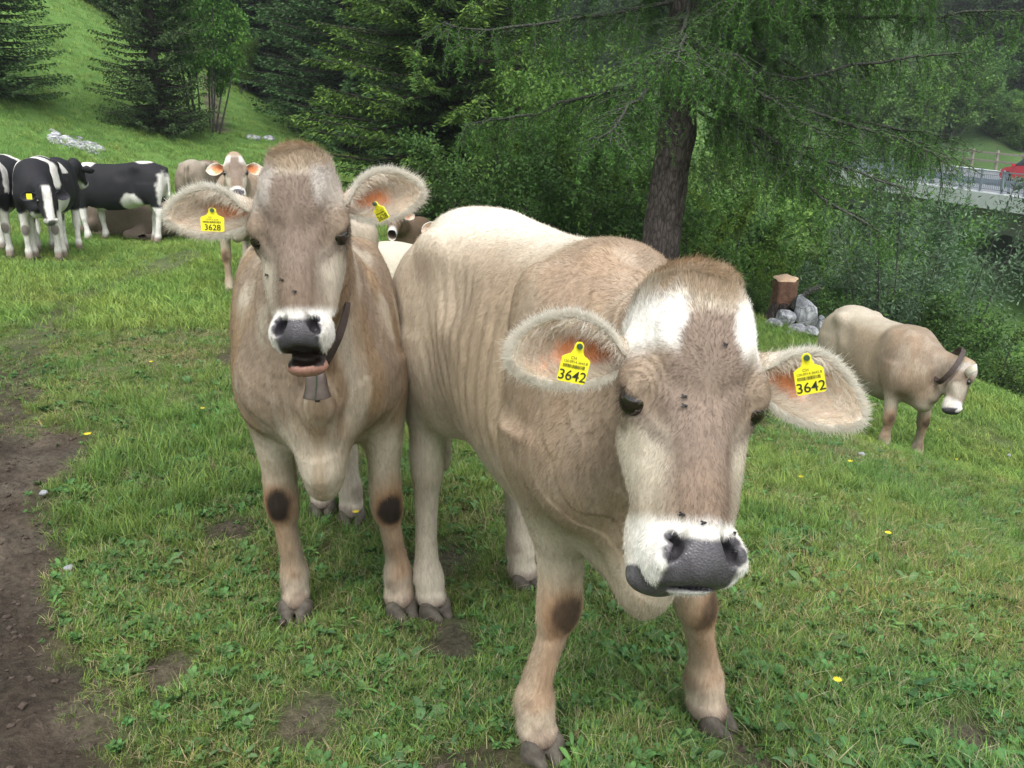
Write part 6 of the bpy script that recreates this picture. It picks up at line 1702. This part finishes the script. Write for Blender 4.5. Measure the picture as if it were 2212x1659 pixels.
ng.links.new(named('kind_index', 'INT'), ip.inputs['Instance Index']); ng.links.new(named('size', 'FLOAT'), ip.inputs['Scale'])
ng.links.new(named('turn', 'FLOAT_VECTOR'), ip.inputs['Rotation'])
ng.links.new(ip.outputs[0], go.inputs[0])
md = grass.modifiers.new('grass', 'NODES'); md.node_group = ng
# ------------------------------------------------------------------ small things in the grass and on the animals
M['petal'] = simple_mat('yellow_petal', (.80, .62, .02), .5, var=.1, scale=200, bump=0)
M['stemg'] = simple_mat('green_stem', (.09, .19, .04), .6)
M['fly'] = simple_mat('fly_body', (.012, .011, .012), .4)
M['feather'] = simple_mat('white_feather', (.75, .76, .76), .8)
def flower(px, py, label, s=1.0, hgt=.06):
    p, z = ground_at(px, py); o = empty('yellow_flower', p, rng.random() * 6); tag(o, label, 'flower', 'yellow flowers in the pasture')
    mb = MB(); mb.tube([(0, 0, 0), (.004, 0, hgt * .6), (.006, .003, hgt)], [.0015, .0012, .001], 5); mb.build('stem', M['stemg'], o)
    V, F = [(0.006, .003, hgt)], []
    n = 12
    for k in range(n):
        a = k / n * 2 * math.pi
        for da, rr, zz in ((-.22, .010, .004), (0, .014 * s, .008), (.22, .010, .004)): V.append((.006 + math.cos(a + da) * rr * s, .003 + math.sin(a + da) * rr * s, hgt + zz))
        F += [(0, 1 + 3 * k, 2 + 3 * k, 3 + 3 * k)]
    mesh_obj('blossom', np.array(V), np.array(F), M['petal'], o, smooth=False)
for px, py, s, lb in [(193, 963, 1.3, 'yellow flower in the tall grass at the left, beyond the mud'), (1837, 1015, 1.2, 'yellow flower on the slope below the right ear of the front cow'), (1917, 1180, 1.1, 'yellow flower right of the front cow\'s muzzle, middle of the slope'), (437, 905, 1.0, 'yellow flower left of the open-mouthed cow\'s shoulder'), (770, 1137, 1.1, 'yellow flower behind the hooves between the two front cows'),
                      (1725, 1052, 1.2, 'yellow flower beside the cheek of the front cow'), (1800, 1508, 1.0, 'small yellow flower in the lower right grass'), (2065, 1005, 1.1, 'yellow flower near the feet of the collared cow'), (330, 800, 1.0, 'yellow flower in the grass far left of the bell'), (2030, 940, 1.0, 'yellow flower right of the collared cow\'s forefeet')]:
    flower(px, py, lb, s)
for px, py, sz, lb in [(1877, 1087, (.030, .014, .008), 'white feather-like scrap lying on the slope right of the front cow'), (1860, 988, (.035, .022, .016), 'pale stone in the grass below the collared cow'), (2178, 990, (.040, .028, .022), 'pale stone in the grass near the right picture edge'), (1767, 1603, (.011, .010, .008), 'small white pebble in the lower right foreground'),
                       (150, 1240, (.022, .018, .014), 'pale pebble at the left edge of the mud'), (95, 1075, (.025, .02, .012), 'light pebble beside the mud at the left'), (612, 1358, (.020, .016, .014), 'brown dung clod in front of the open-mouthed cow\'s hoof')]:
    p, z = ground_at(px, py); V, F = rock_mesh(rk, sz, 2)
    nm = 'feather' if 'feather' in lb else ('dung_clod' if 'dung' in lb else 'stone')
    o = mesh_obj(nm, V, F, M['feather'] if nm == 'feather' or 'white' in lb else (M['leather'] if nm == 'dung_clod' else M['rock']), None, smooth=True)
    o.location = p + [0, 0, sz[2] + .012]; o.rotation_euler = (0, .1, rng.random() * 3); tag(o, lb, 'feather' if nm == 'feather' else ('dung' if nm == 'dung_clod' else 'stone'))
# flies on the front cow's face
deps = bpy.context.evaluated_depsgraph_get()
def fly(px, py, label, s=1.0):
    d = Vector(W(px, py, 1.0) - EYE).normalized()
    hit, loc, nr, _, ob, _ = scene.ray_cast(deps, Vector(EYE), d)
    if not hit: return
    o = empty('fly', loc + nr * .004, rng.random() * 6); o.rotation_euler = nr.to_track_quat('Z', 'Y').to_euler(); tag(o, label, 'fly', 'flies on the cattle')
    u, v = np.meshgrid(np.linspace(0, 2 * np.pi, 8, endpoint=False), np.linspace(0, np.pi, 6), indexing='ij')
    V = np.stack([np.sin(v) * np.cos(u) * .0042, np.sin(v) * np.sin(u) * .0024, np.cos(v) * .0024], -1).reshape(-1, 3) * s
    ii = np.arange(48).reshape(8, 6); i2 = np.roll(ii, -1, 0)
    mesh_obj('body', V, np.stack([ii[:, :-1], ii[:, 1:], i2[:, 1:], i2[:, :-1]], -1).reshape(-1, 4), M['fly'], o)
    W_ = []
    mb = MB()
    for q in (-1, 1): mb.add([(0.001, 0, .002), (-.004 * s, q * .004 * s, .0022), (-.007 * s, q * .0025 * s, .0022), (-.005 * s, q * .0005, .0024)], [(0, 1, 2, 3)])
    mb.build('wings', M['fly'], o)
hide = [o for o in COL.objects if o.name.startswith('grass')]
for px, py, lb in [(1479, 857, 'fly on the middle of the front cow\'s forehead, upper of a close pair'), (1480, 877, 'fly on the front cow\'s forehead, lower of a close pair'), (1566, 745, 'fly on the right side of the front cow\'s brow'), (1478, 1111, 'fly above the white muzzle band, left one'), (1520, 1129, 'fly on the white muzzle band, right of centre'), (1591, 1190, 'fly on the right rim of the front cow\'s white muzzle'), (1583, 1152, 'fly high on the right of the white muzzle band'),
                   (612, 605, 'fly on the left cow\'s face below its eyes'), (638, 630, 'fly low on the left cow\'s nose bridge'), (580, 594, 'fly on the cheek of the left cow')]:
    fly(px, py, lb)

# crumbled soil on the bare ground
M['soil'] = simple_mat('soil_clod', (.072, .057, .046), .95, var=.45, scale=30, bump=.6, bd=.006, spec=.1)
cr = np.random.default_rng(91); Vc, Fc, nc = [], [], 0
base_clods = [rock_mesh(cr, (1, 1, .7), 1) for _ in range(6)]
cx_ = cr.uniform(-3.6, 2.2, 60000); cy_ = cr.uniform(.9, 7.0, 60000); cm_ = mud_mask(cx_, cy_)
kk = np.nonzero((cr.random(60000) < cm_ ** 2 * .8) & (cm_ > .5))[0][:3000]
P = np.stack([cx_[kk], cy_[kk], 0 * cx_[kk]], -1); m_ = cm_[kk]
zc_ = H(P[:, 0], P[:, 1]) + m_ * (np.abs(fbm(P, 7, 4, 41)) * .075 + fbm(P, 22, 2, 43) * .012 - .03)
for x, y, z in zip(P[:, 0], P[:, 1], zc_):
    V, F = base_clods[int(cr.integers(0, 6))]; s_ = .003 + .015 * cr.random() ** 3.5; a = cr.random() * 6.28
    R_ = np.array([[math.cos(a), -math.sin(a), 0], [math.sin(a), math.cos(a), 0], [0, 0, 1]])
    Vc.append((V * s_) @ R_.T + [x, y, z + s_ * .2]); Fc.append(F + nc); nc += len(V)
o = mesh_obj('soil_clods', np.concatenate(Vc), np.concatenate(Fc), M['soil'], None, smooth=False); tag(o, 'crumbled brown soil on the trampled ground', 'soil', kind='stuff')
# ------------------------------------------------------------------ damp mountain air
hm, nt = new_mat('haze'); pv = N(nt, 'ShaderNodeVolumePrincipled'); ho_ = N(nt, 'ShaderNodeOutputMaterial')
pv.inputs['Color'].default_value = (.86, .93, 1.0, 1); pv.inputs['Density'].default_value = HAZE; pv.inputs['Anisotropy'].default_value = .3
L(nt, pv.outputs[0], ho_.inputs['Volume'])
mb = MB()
z_lo, z_hi = float(_h.min()) - 1.0, float(_h.max()) + 24.0
mb.box((0, 75, (z_lo + z_hi) / 2), (326, 261, (z_hi - z_lo) / 2))
print('HAZE', z_lo, z_hi); hz = mb.build('haze', hm, None); tag(hz, 'thin damp air over the valley', 'haze', kind='stuff')
